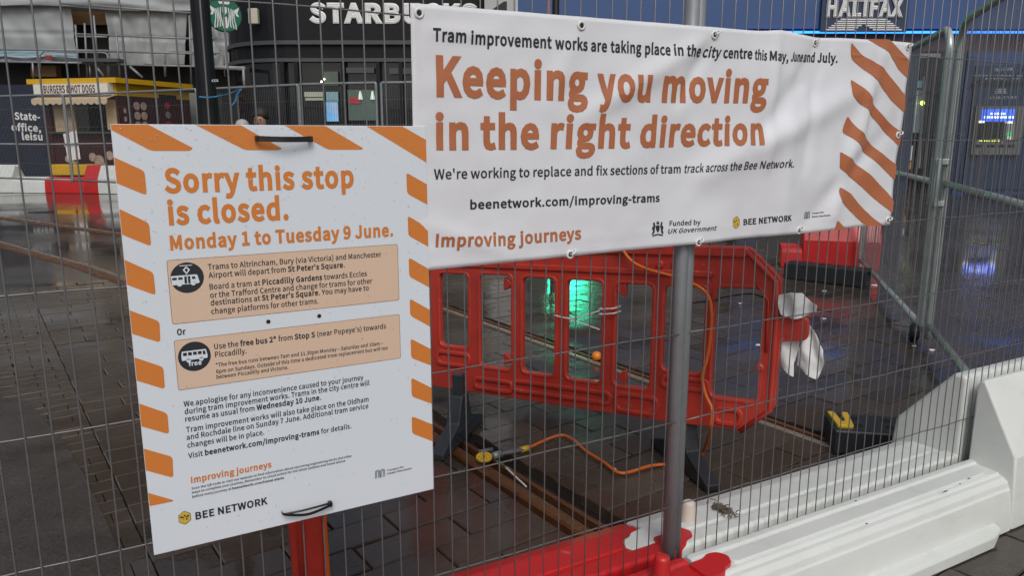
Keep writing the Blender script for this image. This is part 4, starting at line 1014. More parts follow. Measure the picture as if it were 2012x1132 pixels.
gb, pa2, pb2, dB, nB = gate('pale galvanised mesh gate leaf with rounded corner, nearer leaf beside the white block', GB_f, GB_n, 2.11, .14, .024, M_green_galv, hz=(.35, .6, .85, 1.4, 1.7), legs=(.05, .05), wob=.010, group='gate leaves on the right')
lk = thing('gate_latch', 'pale green steel latch bracket linking the two gate leaves', 'latch', (pb + pa2) / 2 + Z * 1.1)
mk = (pb + pa2) / 2
for z in (.97, 1.24): MB().box(mk + Z * z, (.19, .05, .035), (dA, nA, Z)).build('strap', M_green_galv, lk, bevel=.004)
for x in (-.09, .09, .02): MB().box(mk + dA * x * 1.0 + Z * 1.105 - nA * .035, (.03, .02, .31), (dA, nA, Z)).build('upright', M_green_galv, lk, bevel=.004)

# ================================================================== FAR RED BARRIER BEHIND THE GATE
def far_barrier(label, origin, d, mm, beam, block, scale=1.0, group='water barriers in the distance', bz=1.0):
    d = d.normalized(); n_ = V(-d.y, d.x, 0)
    t = thing('water_barrier', label, 'barrier', origin, group)
    fx = lambda s_, nn, z: origin + d * (s_ * scale) + n_ * (nn * scale) + Z * (z * scale)
    for prof, s0, s1, nm, bv in ((half_profile(-1, .165)[::-1] + half_profile(1, .165)[1:], 0, beam, 'beam', .006), (block_profile(-1, .165)[::-1] + block_profile(1, .165)[1:], beam - .002, beam + block, 'block', .012)):
        q = MB(); pr_ = [(p[0], p[1] * (bz if nm == 'beam' else 1)) for p in prof if abs(p[0]) > .02 or p[1] > .1]
        loft(q, pr_, [(s0, .98), (s0 + .02, 1), (s1 - .02, 1), (s1, .98)], fx); q.build(nm, mm, t, bevel=bv * scale, seg=2)
    return t
g0 = gnd(1665, 531); g0 = V(W(1548, 268, g0.y + .4).x, g0.y + .4, 0); g1 = W(1745, 268, g0.y - .25)
far_barrier('red plastic water barrier with raised block behind the long rubber block', g0, V(g1.x, g1.y, 0) - g0, M_red2, (V(g1.x, g1.y, 0) - g0).length * .22 / 1.1, (V(g1.x, g1.y, 0) - g0).length * .78 / 1.1, 1.1)
cv = thing('cover_sheet', 'grey crumpled sheet leaning against the far red barrier', 'sheet', gnd(1605, 520))
q = MB()
for i in range(9):
    for j in range(9):
        p = W(1580 + i * 5 + j * 2.2, 452 + j * 8.5, gnd(1600, 520).y + .25 - j * .03); q.v.append(tuple(p + V(0, .05 * noise.noise(V(i * .6, j * .5, 2)), 0)))
q.f = [(i * 9 + j, i * 9 + j + 1, (i + 1) * 9 + j + 1, (i + 1) * 9 + j) for i in range(8) for j in range(8)]; q.mi = [0] * len(q.f)
q.build('sheet', M_stone, cv, smooth=True).modifiers.new('t', 'SOLIDIFY').thickness = .01

# ================================================================== FAR FENCE BEHIND THE BOARD
def WP(u, v, Y): return W(u, v, Y)
def far_panel(label, ua, Ya, ub, Yb, ztop):
    a = W(ua, 268, Ya); b = W(ub, 268, Yb)
    return gate(label, V(a.x, a.y, 0), V(b.x, b.y, 0), ztop, .45, .022, M_galv, corner=.03, mid=None, wire=.045, nm='mesh_fence_panel', hz=(.8, 1.2, 1.6, 2.0), legs=(.4, .4), group='mesh fence panels in the middle distance', wr=.0022)
far_panel('galvanised mesh fence panel in front of the burger kiosk, far left', -60, 18.2, 132, 17.0, 2.30)
far_panel('galvanised mesh fence panel in front of the burger kiosk, right half', 134, 16.9, 392, 14.8, 2.28)
far_panel('galvanised mesh fence panel with blue rope, in front of the black shop corner', 396, 14.7, 590, 13.4, 2.27)
far_panel('galvanised mesh fence panel in front of the black shop, between two thin posts', 592, 13.3, 742, 12.9, 2.27)
far_panel('galvanised mesh fence panel in front of the black shop, partly behind the banner', 752, 12.9, 960, 12.6, 2.27)

# far row of red and white barriers at the left
yb0 = gnd(0, 377).y
def fb(label, u0, u1, first_block, mm):
    a = gnd(u0, 380); b = gnd(u1, 382); a = V(a.x, yb0 * (1 - .0001 * u0), 0); b = V(b.x, yb0 * (1 - .0001 * u1), 0)
    if first_block: a, b = b, a
    L_ = (b - a).length
    far_barrier(label, a, b - a, mm, L_ * .66 / 1.32, L_ * .34 / 1.32, 1.32, bz=1.4)
fb('white plastic water barrier at the far left edge, left of the red one', -30, 84, True, M_whiteP)
fb('red plastic water barrier in front of the burger kiosk', 86, 199, False, M_red2)
fb('white plastic water barrier half hidden by the notice board, right of the red one', 201, 310, True, M_whiteP)

# ================================================================== LAMP COLUMN, ROPE
lc = W(413, 268, 9.2); lc = V(lc.x, lc.y, 0)
lp = thing('lamp_column', 'thick black street column in front of the scaffolded building', 'column', lc)
MB().lathe(lc, [(.17, 0), (.17, .9), (.135, 1.0), (.118, 1.9), (.116, 1.95), (.108, 1.95), (.105, 6.0)], 20).build('shaft', M_dark, lp, smooth=False)
letter('lettering', [('CCS', BOLD)], (0, 0), (1, 0), .32, lambda x, y, d: W(413, 160, 9.2 - .128) + V(.02 + (x) * .075, 0, y * .075) + V(0, -.002 - d - .002 * 0, 0), M_lettw, lp, zs=.002)
rp_ = [W(391, 190, 9.0), W(412, 191, 9.02), W(432, 188, 9.1), W(450, 184, 10.5), W(466, 177, 13.6), W(474, 175, 13.75), W(467, 184, 13.75), W(462, 200, 13.75), W(455, 207, 13.75)]
tag(MB().tube(spline(rp_, 6), [.010] * 30 + [.016] * 19, 6).build('rope', M_rope, smooth=True), 'blue rope tied from the black column to the far mesh fence', 'rope')

# ================================================================== BACKGROUND HELPERS
def bxp(u0, v0, u1, v1, Y, th):
    vm = (v0 + v1) / 2; x0, x1 = W(u0, vm, Y).x, W(u1, vm, Y).x; z1, z0 = W(1006, v0, Y).z, W(1006, v1, Y).z
    return MB().box(((x0 + x1) / 2, Y + th / 2, (z0 + z1) / 2), (x1 - x0, th, z1 - z0))
def face3(Y): return lambda x, z, d: V(x, Y - d, z)
def P2(u, v, Y): p = W(u, v, Y); return Vector((p.x, p.z))
def sign(name, runs, p0, p1, cap_px, Y, m, parent, zs=.02, shear=0):
    a, b = P2(*p0, Y), P2(*p1, Y); cap = cap_px / F * Y * 1.02
    return letter(name, runs, a, b, cap, face3(Y), m, parent, zs=zs, shear=shear)

# ================================================================== BANK (right background)
YB = 19.0
bk = thing('bank_building', 'blue fronted bank with HALIFAX sign, blue light strip and cash machine', 'building', V(10, YB, 0))
xL, xR = W(1018, 30, YB).x, 24.0
zt0 = W(1006, -90, YB).z; zled = W(1006, 66, YB).z
MB().box(((xL + xR) / 2, YB + .3, (zt0 + zled + .12) / 2), (xR - xL, .6, zt0 - zled - .12)).build('fascia', M_blue, bk)
MB().box(((xL + xR) / 2, YB + 2.6, zt0 + 3.5), (xR - xL, 4, 7)).build('upper_wall', M_brick, bk)
xled0 = W(1450, 62, YB).x
k = 0; x = xled0
while x < xR - 1:
    MB().box((x + .16, YB - .03, W(1006, 63, YB).z), (.315, .05, .05)).build('light_strip', M_led, bk); x += .33
MB().box(((xL + xR) / 2, YB + .5, zled - .16), (xR - xL, .5, .42)).build('lintel', M_brick, bk)
zc = zled - .37
# openings: dark glazed front with piers
xs = [xL, W(1230, 300, YB).x, W(1480, 300, YB).x, W(1775, 300, YB).x]
for a, b in zip(xs, xs[1:]):
    MB().box(((a + b) / 2, YB + .7, zc / 2), (b - a - .5, .08, zc - .1)).build('shop_window', M_glass, bk)
for a in xs + [W(1880, 300, YB).x]: MB().box((a, YB + .45, zc / 2), (.5, .6, zc)).build('pier', M_blued, bk)
# lit lobby between banner and gate
lx0, lx1 = W(1788, 200, YB).x, W(1872, 200, YB).x
M_lobby = mat('lobby_wall', (.20, .14, .09), .6, var=.25, scale=2); M_lobbyd = mat('lobby_dark', (.03, .032, .036), .3)
MB().box(((lx0 + lx1) / 2, YB + 1.9, zc / 2), (lx1 - lx0 + 1.2, .1, zc)).build('lobby_wall', M_lobby, bk)
bxp(1812, 120, 1876, 330, YB + .75, .1).build('door_leaf', M_lobbyd, bk)
M_lamp = mat('lobby_lamp', (.8, .75, .6), .4, emit=(1, .86, .55), estr=7, bump=0)
for (u, v, c) in ((1797, 108, M_lamp), (1812, 202, mat('exit_green_lamp', (.6, .8, .1), .4, emit=(.75, 1, .12), estr=5, bump=0)), (1790, 208, M_lamp)):
    p = W(u, v, YB + .6); MB().lathe(p, [(.05, 0), (.06, .02), (.03, .06)], 10, V(0, -1, 0)).build('lamp', c, bk)
M_post = mat('poster_teal', (.10, .28, .33), .4, var=.3, scale=6, emit=(.2, .45, .5), estr=.12)
bxp(1788, 158, 1812, 172, YB + .6, .04).build('display_sign', M_post, bk)
bxp(1782, 176, 1812, 260, YB + .68, .04).build('kiosk_screen', mat('screen_grey', (.22, .28, .30), .3, var=.3, scale=4, emit=(.3, .4, .45), estr=.10), bk)
bxp(1776, 222, 1797, 245, YB + .6, .04).build('poster', M_post, bk)
bxp(1768, 286, 1792, 315, YB + .55, .06).build('notice', mat('notice_pale', (.5, .55, .58), .5, emit=(.5, .6, .7), estr=.1), bk)
bxp(1760, 318, 1790, 332, YB + .5, .06).build('orange_panel', mat('orange_panel', (.5, .2, .05), .5), bk)
MB().tube([W(1815, 150, YB + .6), W(1806, 330, YB + .6)], .03, 8).build('door_handle', M_galv, bk)
# HALIFAX sign
lgx = bk
bxp(1614, -6, 1784, 62, YB - .10, .10).build('sign_panel', M_blued, bk)
sign('lettering', [('HALIFAX', .09)], (1622, 31), (1773, 31), 28, YB - .105, M_lettw, bk, zs=.05)
for i in range(6):                                          # striped X: lower half
    v0 = 36 + i * 4.1; t = i / 5
    ou0, ou1 = 1652 - 30 * t, 1744 + 28 * t
    half = 0 if t < .5 else (t - .5) * 36
    for (a, b) in (((ou0, 1697 - half), (1697 + half, ou1)) if half else ((ou0, ou1),)):
        bxp(a, v0, b, v0 + 2.3, YB - .135, .03).build('logo_bar', M_lettw, bk)
for i in range(2):
    bxp(1662 + i * -6, -4 + i * 4, 1736 + i * 6, -2.2 + i * 4, YB - .135, .03).build('logo_bar', M_lettw, bk)
# cash machine
bxp(1886, 100, 2180, 398, YB + .1, .3).build('blue_cladding', M_blue, bk)
for u in (1890, 1898): 
    bxp(u, 110, u + 3, 372, YB + .06, .04).build('cladding_rib', M_blued, bk)
bxp(1906, 128, 2060, 372, YB + .02, .08).build('machine_surround', M_blued, bk)
sign('lettering', [('HALIFAX', BOLD)], (1954, 139), (1990, 138), 5.2, YB + .018, mat('faded_letter', (.35, .38, .42), .5), bk, zs=.004)
for v, a, b in ((147, 1914, 2010), (153, 1936, 2002)):
    u = a
    while u < b: bxp(u, v, u + 5, v + 2, YB + .012, .008).build('small_print', MAT['faded_letter'], bk); u += 7.5
bxp(1911, 160, 2060, 168, YB + .005, .02).build('vent_slot', M_zip, bk)
sign('lettering', [('cash machine', REG)], (1934, 195), (1996, 193), 6, YB + .018, MAT['faded_letter'], bk, zs=.004)
for i in range(3): bxp(1957 - i, 174 + i * 3.5, 1976 + i, 176 + i * 3.5, YB + .012, .008).build('logo_bar', MAT['faded_letter'], bk)
atm = bxp(1913, 208, 2010, 304, YB - .08, .1).build('cash_machine', M_grey, bk)
M_scr = mat('blue_screen', (.02, .06, .5), .3, emit=(.04, .13, .95), estr=1.6, bump=0)
M_lit = mat('screen_white', (.8, .8, .9), .3, emit=(.8, .88, 1), estr=1.6, bump=0)
scn_ = bxp(1930, 214, 1993, 238, YB - .10, .02).build('screen', M_scr, atm)
for v, a, b in ((221, 1946, 1978), (228, 1934, 1992)):
    u = a
    while u < b - 2: bxp(u, v, u + 4.4, v + 4, YB - .106, .006).build('screen_text', M_lit, scn_); u += 6.2
bxp(1918, 240, 1972, 276, YB - .09, .012).build('keyboard_bay', M_zip, atm)
bxp(1976, 238, 1996, 276, YB - .10, .02).build('slot_panel', mat('slot_grey', (.3, .31, .3), .4), atm)
for u, v, w_, h_, mm in ((1924, 237, 12, 4, M_lit), (1977, 238, 12, 4, M_lit), (1924, 274, 40, 3.2, mat('key_yellow_light', (.7, .75, .1), .4, emit=(.8, .9, .15), estr=1.5, bump=0)), (1977, 260, 12, 6, mat('slot_green', (.02, .3, .08), .4, emit=(.02, .6, .15), estr=.6, bump=0)), (1979, 267, 8, 8, M_lettw)):
    bxp(u, v, u + w_, v + h_, YB - .112, .012).build('indicator', mm, atm)
for u in (1918, 1940, 1962, 1980): bxp(u, 284, u + 14, 289, YB - .09, .012).build('cash_slot', M_zip, atm)
bxp(1760, 385, 2300, 400, YB - .3, .5).build('plinth', M_stone, bk)
# green lit display that shows only as its reflection in the wet paving
M_gsign = mat('green_display', (.02, .5, .3), .4, emit=(.03, 1.0, .50), estr=12, bump=0)
gs = bxp(1082, 162, 1162, 212, YB - .12, .12).build('green_display', M_gsign)
tag(gs, 'bright green lit display on the bank front, seen as a glow in the wet paving', 'display')
# pale stone pillar with the black angular mark
pil = thing('pillar', 'pale stone pillar between the black shop and the blue bank', 'pillar', W(985, 268, YB - .3))
a, b = W(952, 10, YB - .3).x, W(1014, 10, YB - .3).x
MB().box(((a + b) / 2, YB + .1, 3.2), (b - a, .8, 6.4)).build('shaft', M_stone, pil)
q_ = [[P2(u, v, YB - .3) for u, v in ((964, 20), (990, 2), (996, 2), (996, 24), (984, 24), (984, 20), (978, 20), (972, 24))]]
flat('mark', q_, face3(YB - .3), M_zip, pil, .004)
# poles in front
tp = thing('signal_pole', 'slim black street pole with an orange strip in front of the bank', 'pole', W(1090, 268, 11))
c = W(1092, 20, 11); MB().lathe(V(c.x, c.y, 0), [(.055, 0), (.05, .2), (.048, 6)], 12).build('shaft', M_dark, tp, smooth=True)
c2_ = W(1078, 20, 11); MB().tube([V(c2_.x, c2_.y, 0), V(c2_.x, c2_.y, 6)], .02, 10).build('strip', mat('copper_orange', (.55, .2, .1), .45), tp, smooth=True)

# ================================================================== COFFEE SHOP (centre background)
YS = 19.6
cs = thing('coffee_shop', 'black curved corner shop with white letter sign and dark windows', 'building', V(-3, YS, 0))
uc0, uc1 = 446, 955
def curve_pts(Y0, drop):
    pts = []
    xr_ = W(uc1, 100, Y0).x; xl_ = W(560, 100, Y0).x; rad = xl_ - W(446, 100, Y0 + 1.6).x
    pts = [(xr_, Y0), (xl_, Y0)]
    for k in range(1, 9):
        a = math.pi / 2 * k / 8; pts.append((xl_ - rad * math.sin(a), Y0 + 2.2 * (1 - math.cos(a))))
    pts.append((pts[-1][0], Y0 + 9)); return pts
CP = curve_pts(YS, 0)
def band(name, z0, z1, off, m, th=.25, u_lim=None):
    q = MB(); pts = CP; n = len(pts)
    for i, (x, y) in enumerate(pts):
        d = Vector((pts[min(i + 1, n - 1)][0] - pts[max(i - 1, 0)][0], pts[min(i + 1, n - 1)][1] - pts[max(i - 1, 0)][1])).normalized()
        nrm = Vector((d.y, -d.x)) ; nrm = -nrm if nrm.y > 0 or (abs(nrm.y) < .01 and nrm.x > 0) else nrm
        o1 = Vector((x, y)) + nrm * off; o2 = Vector((x, y)) + nrm * (off - th)
        q.v += [(o1.x, o1.y, z0), (o1.x, o1.y, z1), (o2.x, o2.y, z1), (o2.x, o2.y, z0)]
    for i in range(n - 1):
        for k in range(4): q.f.append((4 * i + k, 4 * i + (k + 1) % 4, 4 * i + 4 + (k + 1) % 4, 4 * i + 4 + k))
    q.mi = [0] * len(q.f); return q.build(name, m, cs)
zz = lambda v: W(1006, v, YS).z
band('fascia', zz(80), zz(-160), 0.0, M_dark)
band('trim', zz(87), zz(79), .06, M_darkgrey)
band('transom_panel', zz(115), zz(87), -.03, M_dark)
band('trim', zz(121), zz(114), .06, M_darkgrey)
band('glazing', 0.35, zz(121), -.10, M_glass, .04)
band('stall_riser', 0, .36, .0, M_dark)
for u in (560, 575 + 12, 678, 746, 790, 870): 
    c = W(u, 200, YS); MB().box((c.x, YS - .0, zz(121) / 2), (.09, .2, zz(121))).build('mullion', M_dark, cs)
sign('lettering', [('STARBUCKS', .095)], (608, 42), (938, 44), 30.5, YS - .01, M_lettw, cs, zs=.03)
# inside, seen through the windows
M_warm = mat('shop_glow', (.25, .27, .22), .5, emit=(.55, .62, .45), estr=.16, var=.3, scale=1.5)
bxp(640 - 5, 140, 664, 168, YS - .02, .03).build('lit_pane', mat('dim_green_pane', (.06, .075, .06), .3, emit=(.2, .26, .18), estr=.10, var=.3), cs)
for (u0, v0, u1, v1) in ((598, 180, 636, 190), (600, 192, 636, 197)): bxp(u0, v0, u1, v1, YS - .03, .03).build('ceiling_light', M_warm, cs)
M_pb = mat('poster_blue', (.10, .32, .60), .35, var=.7, scale=3.5, emit=(.15, .45, .8), estr=.35, dirt=(.65, .35, .12), dirt_amt=.9, dscale=2.2)
bxp(641, 200, 664, 238, YS - .04, .03).build('poster', M_pb, cs)
bxp(641, 180, 664, 199, YS - .03, .03).build('lit_pane', mat('cool_pane', (.12, .2, .24), .3, emit=(.3, .5, .55), estr=.22, var=.4, scale=4), cs)
bxp(687, 191, 708, 203, YS - .04, .03).build('red_notice', mat('red_notice', (.45, .03, .05), .4), cs)
M_cone = mat('wall_light', (.5, .6, .5), .4, emit=(.6, .8, .62), estr=.4)
for u in (708, 732):
    c = W(u, 190, YS - .02); MB().lathe(c + Z * .14, [(.02, 0), (.05, .14), (.06, .20), (.02, .21)], 12, V(0, 0, -1)).build('wall_light', M_cone, cs)
bxp(684, 176, 742, 236, YS - .005, .03).build('lobby_pane', mat('lobby_green', (.05, .075, .065), .4, emit=(.25, .38, .30), estr=.10, var=.5, scale=1.2), cs)
for (u, v) in ((632, 160), (637, 155)):
    c = W(u, v, YS - .05); MB().lathe(c, [(.02, 0), (.022, .02), (.01, .04)], 8, V(0, -1, 0)).build('spot_lamp', M_lamp, cs)
bxp(680, 132, 735, 143, YS - .03, .03).build('blind_strip', M_darkgrey, cs)
bxp(765, 133, 810, 145, YS - .03, .03).build('blind_strip', M_darkgrey, cs)
# alarm box
al = bxp(487, 15, 506, 46, YS - .12, .16); al.build('alarm_box', mat('cream_plastic', (.52, .48, .38), .4), cs, bevel=.02)
# round projecting sign
c = W(440, 28, YS - 1.2); rad = 30 / F * YS * .98
rs = thing('round_sign', 'round green and white hanging shop sign', 'sign', c)
axx = V(.80, .60, 0)                                       # turned a little from the street
nrm = V(.60, -.80, 0)
S3 = lambda x, z, d: c + axx * x + Z * z + nrm * (.06 + d)
MB().lathe(c - nrm * .06, [(rad, 0), (rad, .12)], 40, nrm).build('disc', mat('sign_green', (.012, .14, .085), .4), rs)
flat('rim', [ell((0, 0), rad * .99, rad * .99, 40), ell((0, 0), rad * .965, rad * .965, 40)], S3, M_zip, rs, .003)
wv_polys = []
for sx in (-1, 1):
    for k in range(4):
        x0 = .20 + .13 * k
        l_ = [(sx * (x0 + .05 * math.sin(t * 5 + k)), .42 - .1 * k - t * 1.15 + .05 * k) for t in [i / 10 for i in range(11)]]
        r_ = [(p[0] + sx * .065, p[1]) for p in l_[::-1]]
        wv_polys.append(l_ + r_)
    wv_polys.append([(sx * .62, .30), (sx * .95, .50), (sx * .80, .12), (sx * .9, -.1), (sx * .72, -.05)])
wv_polys += [[(-.3, .62), (-.42, .9), (-.18, .78), (0, .98), (.18, .78), (.42, .9), (.3, .62)], [(-.13, .45), (.13, .45), (.15, .15), (0, -.05), (-.15, .15)], [(-.12, -.15), (.12, -.15), (.15, -.85), (-.15, -.85)]]
for pq in wv_polys: flat('mark', on((0, 0), rad * .93, [[Vector(p) for p in pq]]), S3, M_lettw, rs, .004)
MB().tube([c + V(0, 0, rad), c + V(.25, .9, rad)], .02, 8).build('bracket', M_zip, rs)
# cctv style arm under the sign
cm = thing('wall_pipe', 'short pale bracket pipe on the side of the black shop', 'bracket', W(450, 132, YS - .4))
MB().tube([W(424, 132, YS + .5), W(480, 134, YS - .2)], .05, 8).build('arm', M_stone, cm, smooth=True)
MB().tube([W(478, 135, YS - .2), W(480, 168, YS - .2)], .03, 8).build('drop', M_stone, cm, smooth=True)

# ================================================================== SCAFFOLDED BUILDING (left background)
YC = 25.0
sb = thing('scaffolded_building', 'building under repair wrapped in white sheeting behind the burger kiosk', 'building', V(-13, YC, 0))
x0, x1 = W(-260, 100, YC).x, W(445, 100, YC).x
MB().box(((x0 + x1) / 2, YC + 3, 7), (x1 - x0, 4, 14)).build('wall', mat('dark_brown_wall', (.020, .017, .015), .7, var=.4, scale=1), sb)
bxp(140, 22, 212, 48, YC + .6, .3).build('timber', M_wood, sb)
bxp(60, 128, 110, 150, YC + .5, .3).build('timber', M_wood, sb)
def hanging(uv4, Y, seed, amp=.10, nm='sheet', m=None):
    q = MB(); nx, ny = 36, 24
    (a, b, c_, d_) = [Vector(p) for p in uv4]               # tl tr br bl in photo pixels
    for i in range(nx + 1):
        for j in range(ny + 1):
            x, y = i / nx, j / ny
            p = a.lerp(b, x).lerp(d_.lerp(c_, x), y)
            o = W(p.x, p.y + (2.0 * math.sin(x * 14 + seed) if j == 0 or j == ny else 0), Y)
            dd = amp * (noise.noise(V(x * 5, y * 3, seed)) + .5 * noise.noise(V(x * 13, y * 4, seed + 3)) + .45 * math.sin(x * 22 + seed + y * 3) * .4 - .5 * math.exp(-((y - .5) / .03) ** 2))
            q.v.append(tuple(o + V(0, -abs(0) - dd, 0)))
    q.f = [(i * (ny + 1) + j, i * (ny + 1) + j + 1, (i + 1) * (ny + 1) + j + 1, (i + 1) * (ny + 1) + j) for i in range(nx) for j in range(ny)]; q.mi = [0] * len(q.f)
    return q.build(nm, m or M_sheet, sb, smooth=True)
hanging([(-120, 8), (138, 10), (152, 122), (-120, 120)], YC, 1)
hanging([(206, 16), (368, 26), (362, 128), (218, 126)], YC, 4)
hanging([(370, 28), (450, 30), (450, 134), (374, 130)], YC, 9)
hanging([(-120, -60), (470, -40), (470, 26), (-120, 4)], YC - .25, 12, .14)
hanging([(-100, 97), (150, 99), (152, 112), (-100, 110)], YC - .13, 6, .02, 'blue_band', M_sheetb)
bxp(88, 108, 102, 116, YC - .35, .03).build('red_label', mat('red_label', (.4, .05, .05), .5), sb)
sf = thing('scaffolding', 'grey tube scaffold with guard rails in front of the white sheeting', 'scaffold', V(-12, YC - .6, 0))
def tb(p, r_=.03, nm='tube'): MB().tube([W(u, v, YC - .6 if len(q_) < 1 else YC - .6) for u, v in p], r_, 8).build(nm, M_galv, sf, smooth=True)
q_ = []
for p in ([(-60, 96), (212, 99)], [(205, 100), (425, 106)], [(145, 66), (420, 77)], [(150, 71), (210, 72)], [(-60, 120), (205, 124)], [(205, 126), (430, 131)], [(120, 6), (390, 26)]): tb(p)
for p in ([(166, 45), (172, 150)], [(176, 125), (178, 150)], [(228, 60), (236, 152)], [(372, 30), (376, 166)], [(64, 122), (66, 155)], [(184, 30), (192, 118)], [(148, 48), (156, 150)]): tb(p)
for (u0, u1) in ((80, 213), (212, 322), (326, 440)):
    tb([(u0, 150), (u0 - 1, 108), (u0 + 4, 102), (u0 + 9, 100.5), (u1 - 9, 103), (u1 - 4, 104.5), (u1, 110), (u1 + 2, 150)], .024, 'guard_rail')
tb([(255, 130), (280, 152)], .04, 'brace'); tb([(185, 124), (204, 150)], .04, 'brace')
bxp(155, 114, 232, 121, YC - .8, .5).build('deck_board', M_darkgrey, sf)

# hoarding
YH = 22.5
hd = thing('hoarding', 'navy blue site hoarding with white lettering at far left', 'hoarding', W(0, 268, YH))
zt_ = W(1006, 166, YH).z
for i in range(6):
    xa, xb = W(-330 + i * 73.5, 250, YH).x, W(-330 + (i + 1) * 73.5, 250, YH).x
    MB().box(((xa + xb) / 2, YH + .03, zt_ / 2), (xb - xa - .006, .06, zt_)).build('board', M_navy, hd)
sign('lettering', [('State-', BOLD)], (29, 234), (79, 236), 12.5, YH - .002, M_lettw, hd, zs=.005)
sign('lettering', [('office,', BOLD)], (23, 256), (81, 258), 12.5, YH - .002, M_lettw, hd, zs=.005)
sign('lettering', [('leisu', BOLD)], (44, 274), (84, 275), 12.5, YH - .002, M_lettw, hd, zs=.005)

# ================================================================== BURGER KIOSK
kc = W(237, 268, 20.6); kl = W(84, 268, 21.2); kr = W(378, 268, 23.2)
for p in (kc, kl, kr): p.z = 0
fa = (kc - kl).normalized(); fl = (kc - kl).length; sa = (kr - kc).normalized(); sl = (kr - kc).length
kz = lambda v: W(160, v, 20.9).z
ks = thing('burger_kiosk', 'yellow topped burger and hot dog kiosk with cream scalloped awning', 'kiosk', (kc + kl) / 2)
fn = V(fa.y, -fa.x, 0); sn_ = V(sa.y, -sa.x, 0)
if fn.y > 0: fn = -fn
if sn_.dot(kc - kl) < 0: sn_ = -sn_
z_t, z_f, z_a, z_c, z_b = kz(155), kz(188), kz(203), kz(262), .35
back = kl + sa * sl
def kbox(nm, o, ax, l0, l1, z0, z1, nrm_, d0, d1, m, parent=None, bevel=0):
    q = MB(); a = o + ax * l0; b = o + ax * l1
    q.prism([a + nrm_ * d0 + Z * z0, b + nrm_ * d0 + Z * z0, b + nrm_ * d0 + Z * z1, a + nrm_ * d0 + Z * z1], nrm_ * (d1 - d0)); return q.build(nm, m, parent or ks, bevel=bevel)
q = MB(); q.prism([kl + Z * z_f, kc + Z * z_f, kr + Z * z_f, back + Z * z_f], Z * (z_t - z_f - .12)); q.build('header', M_kyel, ks)
q = MB(); ov = .16; q.prism([kl + fn * ov - fa * ov + Z * (z_t - .12), kc + fn * ov + sn_ * ov + Z * (z_t - .12), kr + sn_ * ov + Z * (z_t - .12), back + Z * (z_t - .12)], Z * .13); q.build('roof', M_kyel, ks)
sgn = kbox('sign_panel', kl, fa, .10, fl - .06, z_f + .0, z_t - .13, fn, .02, .22, M_signw)
letter('lettering', [('BURGERS & HOT DOGS', BOLD)], (fl * .17, 0), (fl * .82, 0), (z_t - z_f) * .42, lambda x, y, d: kl + fa * x + fn * (.222 + d) + Z * (z_f + (z_t - z_f) * .17 + y), mat('kiosk_letter', (.10, .03, .025), .5), sgn, zs=.004)
M_menu = mat('menu_cream', (.50, .38, .22), .5, var=.3, scale=5); M_food = mat('food_print', (.42, .32, .26), .5, var=.5, scale=9)
# side walls and counter front
kbox('side_wall', kc, sa, .02, sl, z_b, z_f, sn_, -.08, 0, M_maroon)
kbox('counter_front', kl, fa, .15, fl, z_b, z_c, fn, -.10, 0, M_maroon)
kbox('end_post', kl, fa, .12, .34, z_b, z_f, fn, -.08, .012, M_maroon)
kbox('interior', kl, fa, .15, fl - .05, z_b, z_f, fn, -1.6, -1.55, M_dark)
kbox('counter_top', kl, fa, .34, fl + .02, z_c, z_c + .05, fn, -.3, .15, M_darkgrey)
kbox('price_board', kl, fa, .38, .38 + fl * .26, z_c + .02, z_a + .1, fn, -.12, -.08, M_menu)
kbox('price_board', kl, fa, fl * .82, fl * .97, z_c + .1, z_a + .1, fn, -.12, -.08, M_menu)
for i in range(3):
    for j in range(2):
        p = kl + fa * (.38 + fl * (.07 + .12 * j)) + fn * -.078 + Z * (z_a - .05 - .28 * i); MB().lathe(p, [(.10, 0), (.10, .006)], 16, fn).build('menu_picture', M_food, ks)
for i in range(4):
    for j in range(2):
        p = kc + sa * (sl * (.24 + .09 * j)) + sn_ * .002 + Z * (z_f - .25 - .26 * i); MB().lathe(p, [(.11, 0), (.11, .006)], 16, sn_).build('menu_picture', M_food, ks)
for i in range(4):
    p = kc + sa * (sl * .66) + sn_ * .002 + Z * (z_f - .20 - .26 * i); MB().lathe(p, [(.10, 0), (.10, .006)], 16, sn_).build('badge', mat('badge_red' if i % 2 == 0 else 'badge_grey', (.30, .03, .04) if i % 2 == 0 else (.2, .19, .18), .5), ks)
for i in range(3): kbox('white_print', kc, sa, sl * .07, sl * .10, z_c + .1 + .22 * i, z_c + .22 + .22 * i, sn_, 0, .004, M_food)
kbox('dark_hatch', kc, sa, sl * .55, sl * .80, z_f - .02, z_f + .1, sn_, 0, .01, M_zip)
for x, z, r_ in ((.30, .9, .10), (.36, .72, .14), (.62, .95, .12), (.70, .85, .16), (.76, .7, .10), (.84, 1.0, .12)):
    MB().lathe(kl + fa * (fl * x) + fn * .002 + Z * (z - .1), [(r_, 0), (r_, .005)], 14, fn).build('food_print', M_food, ks)
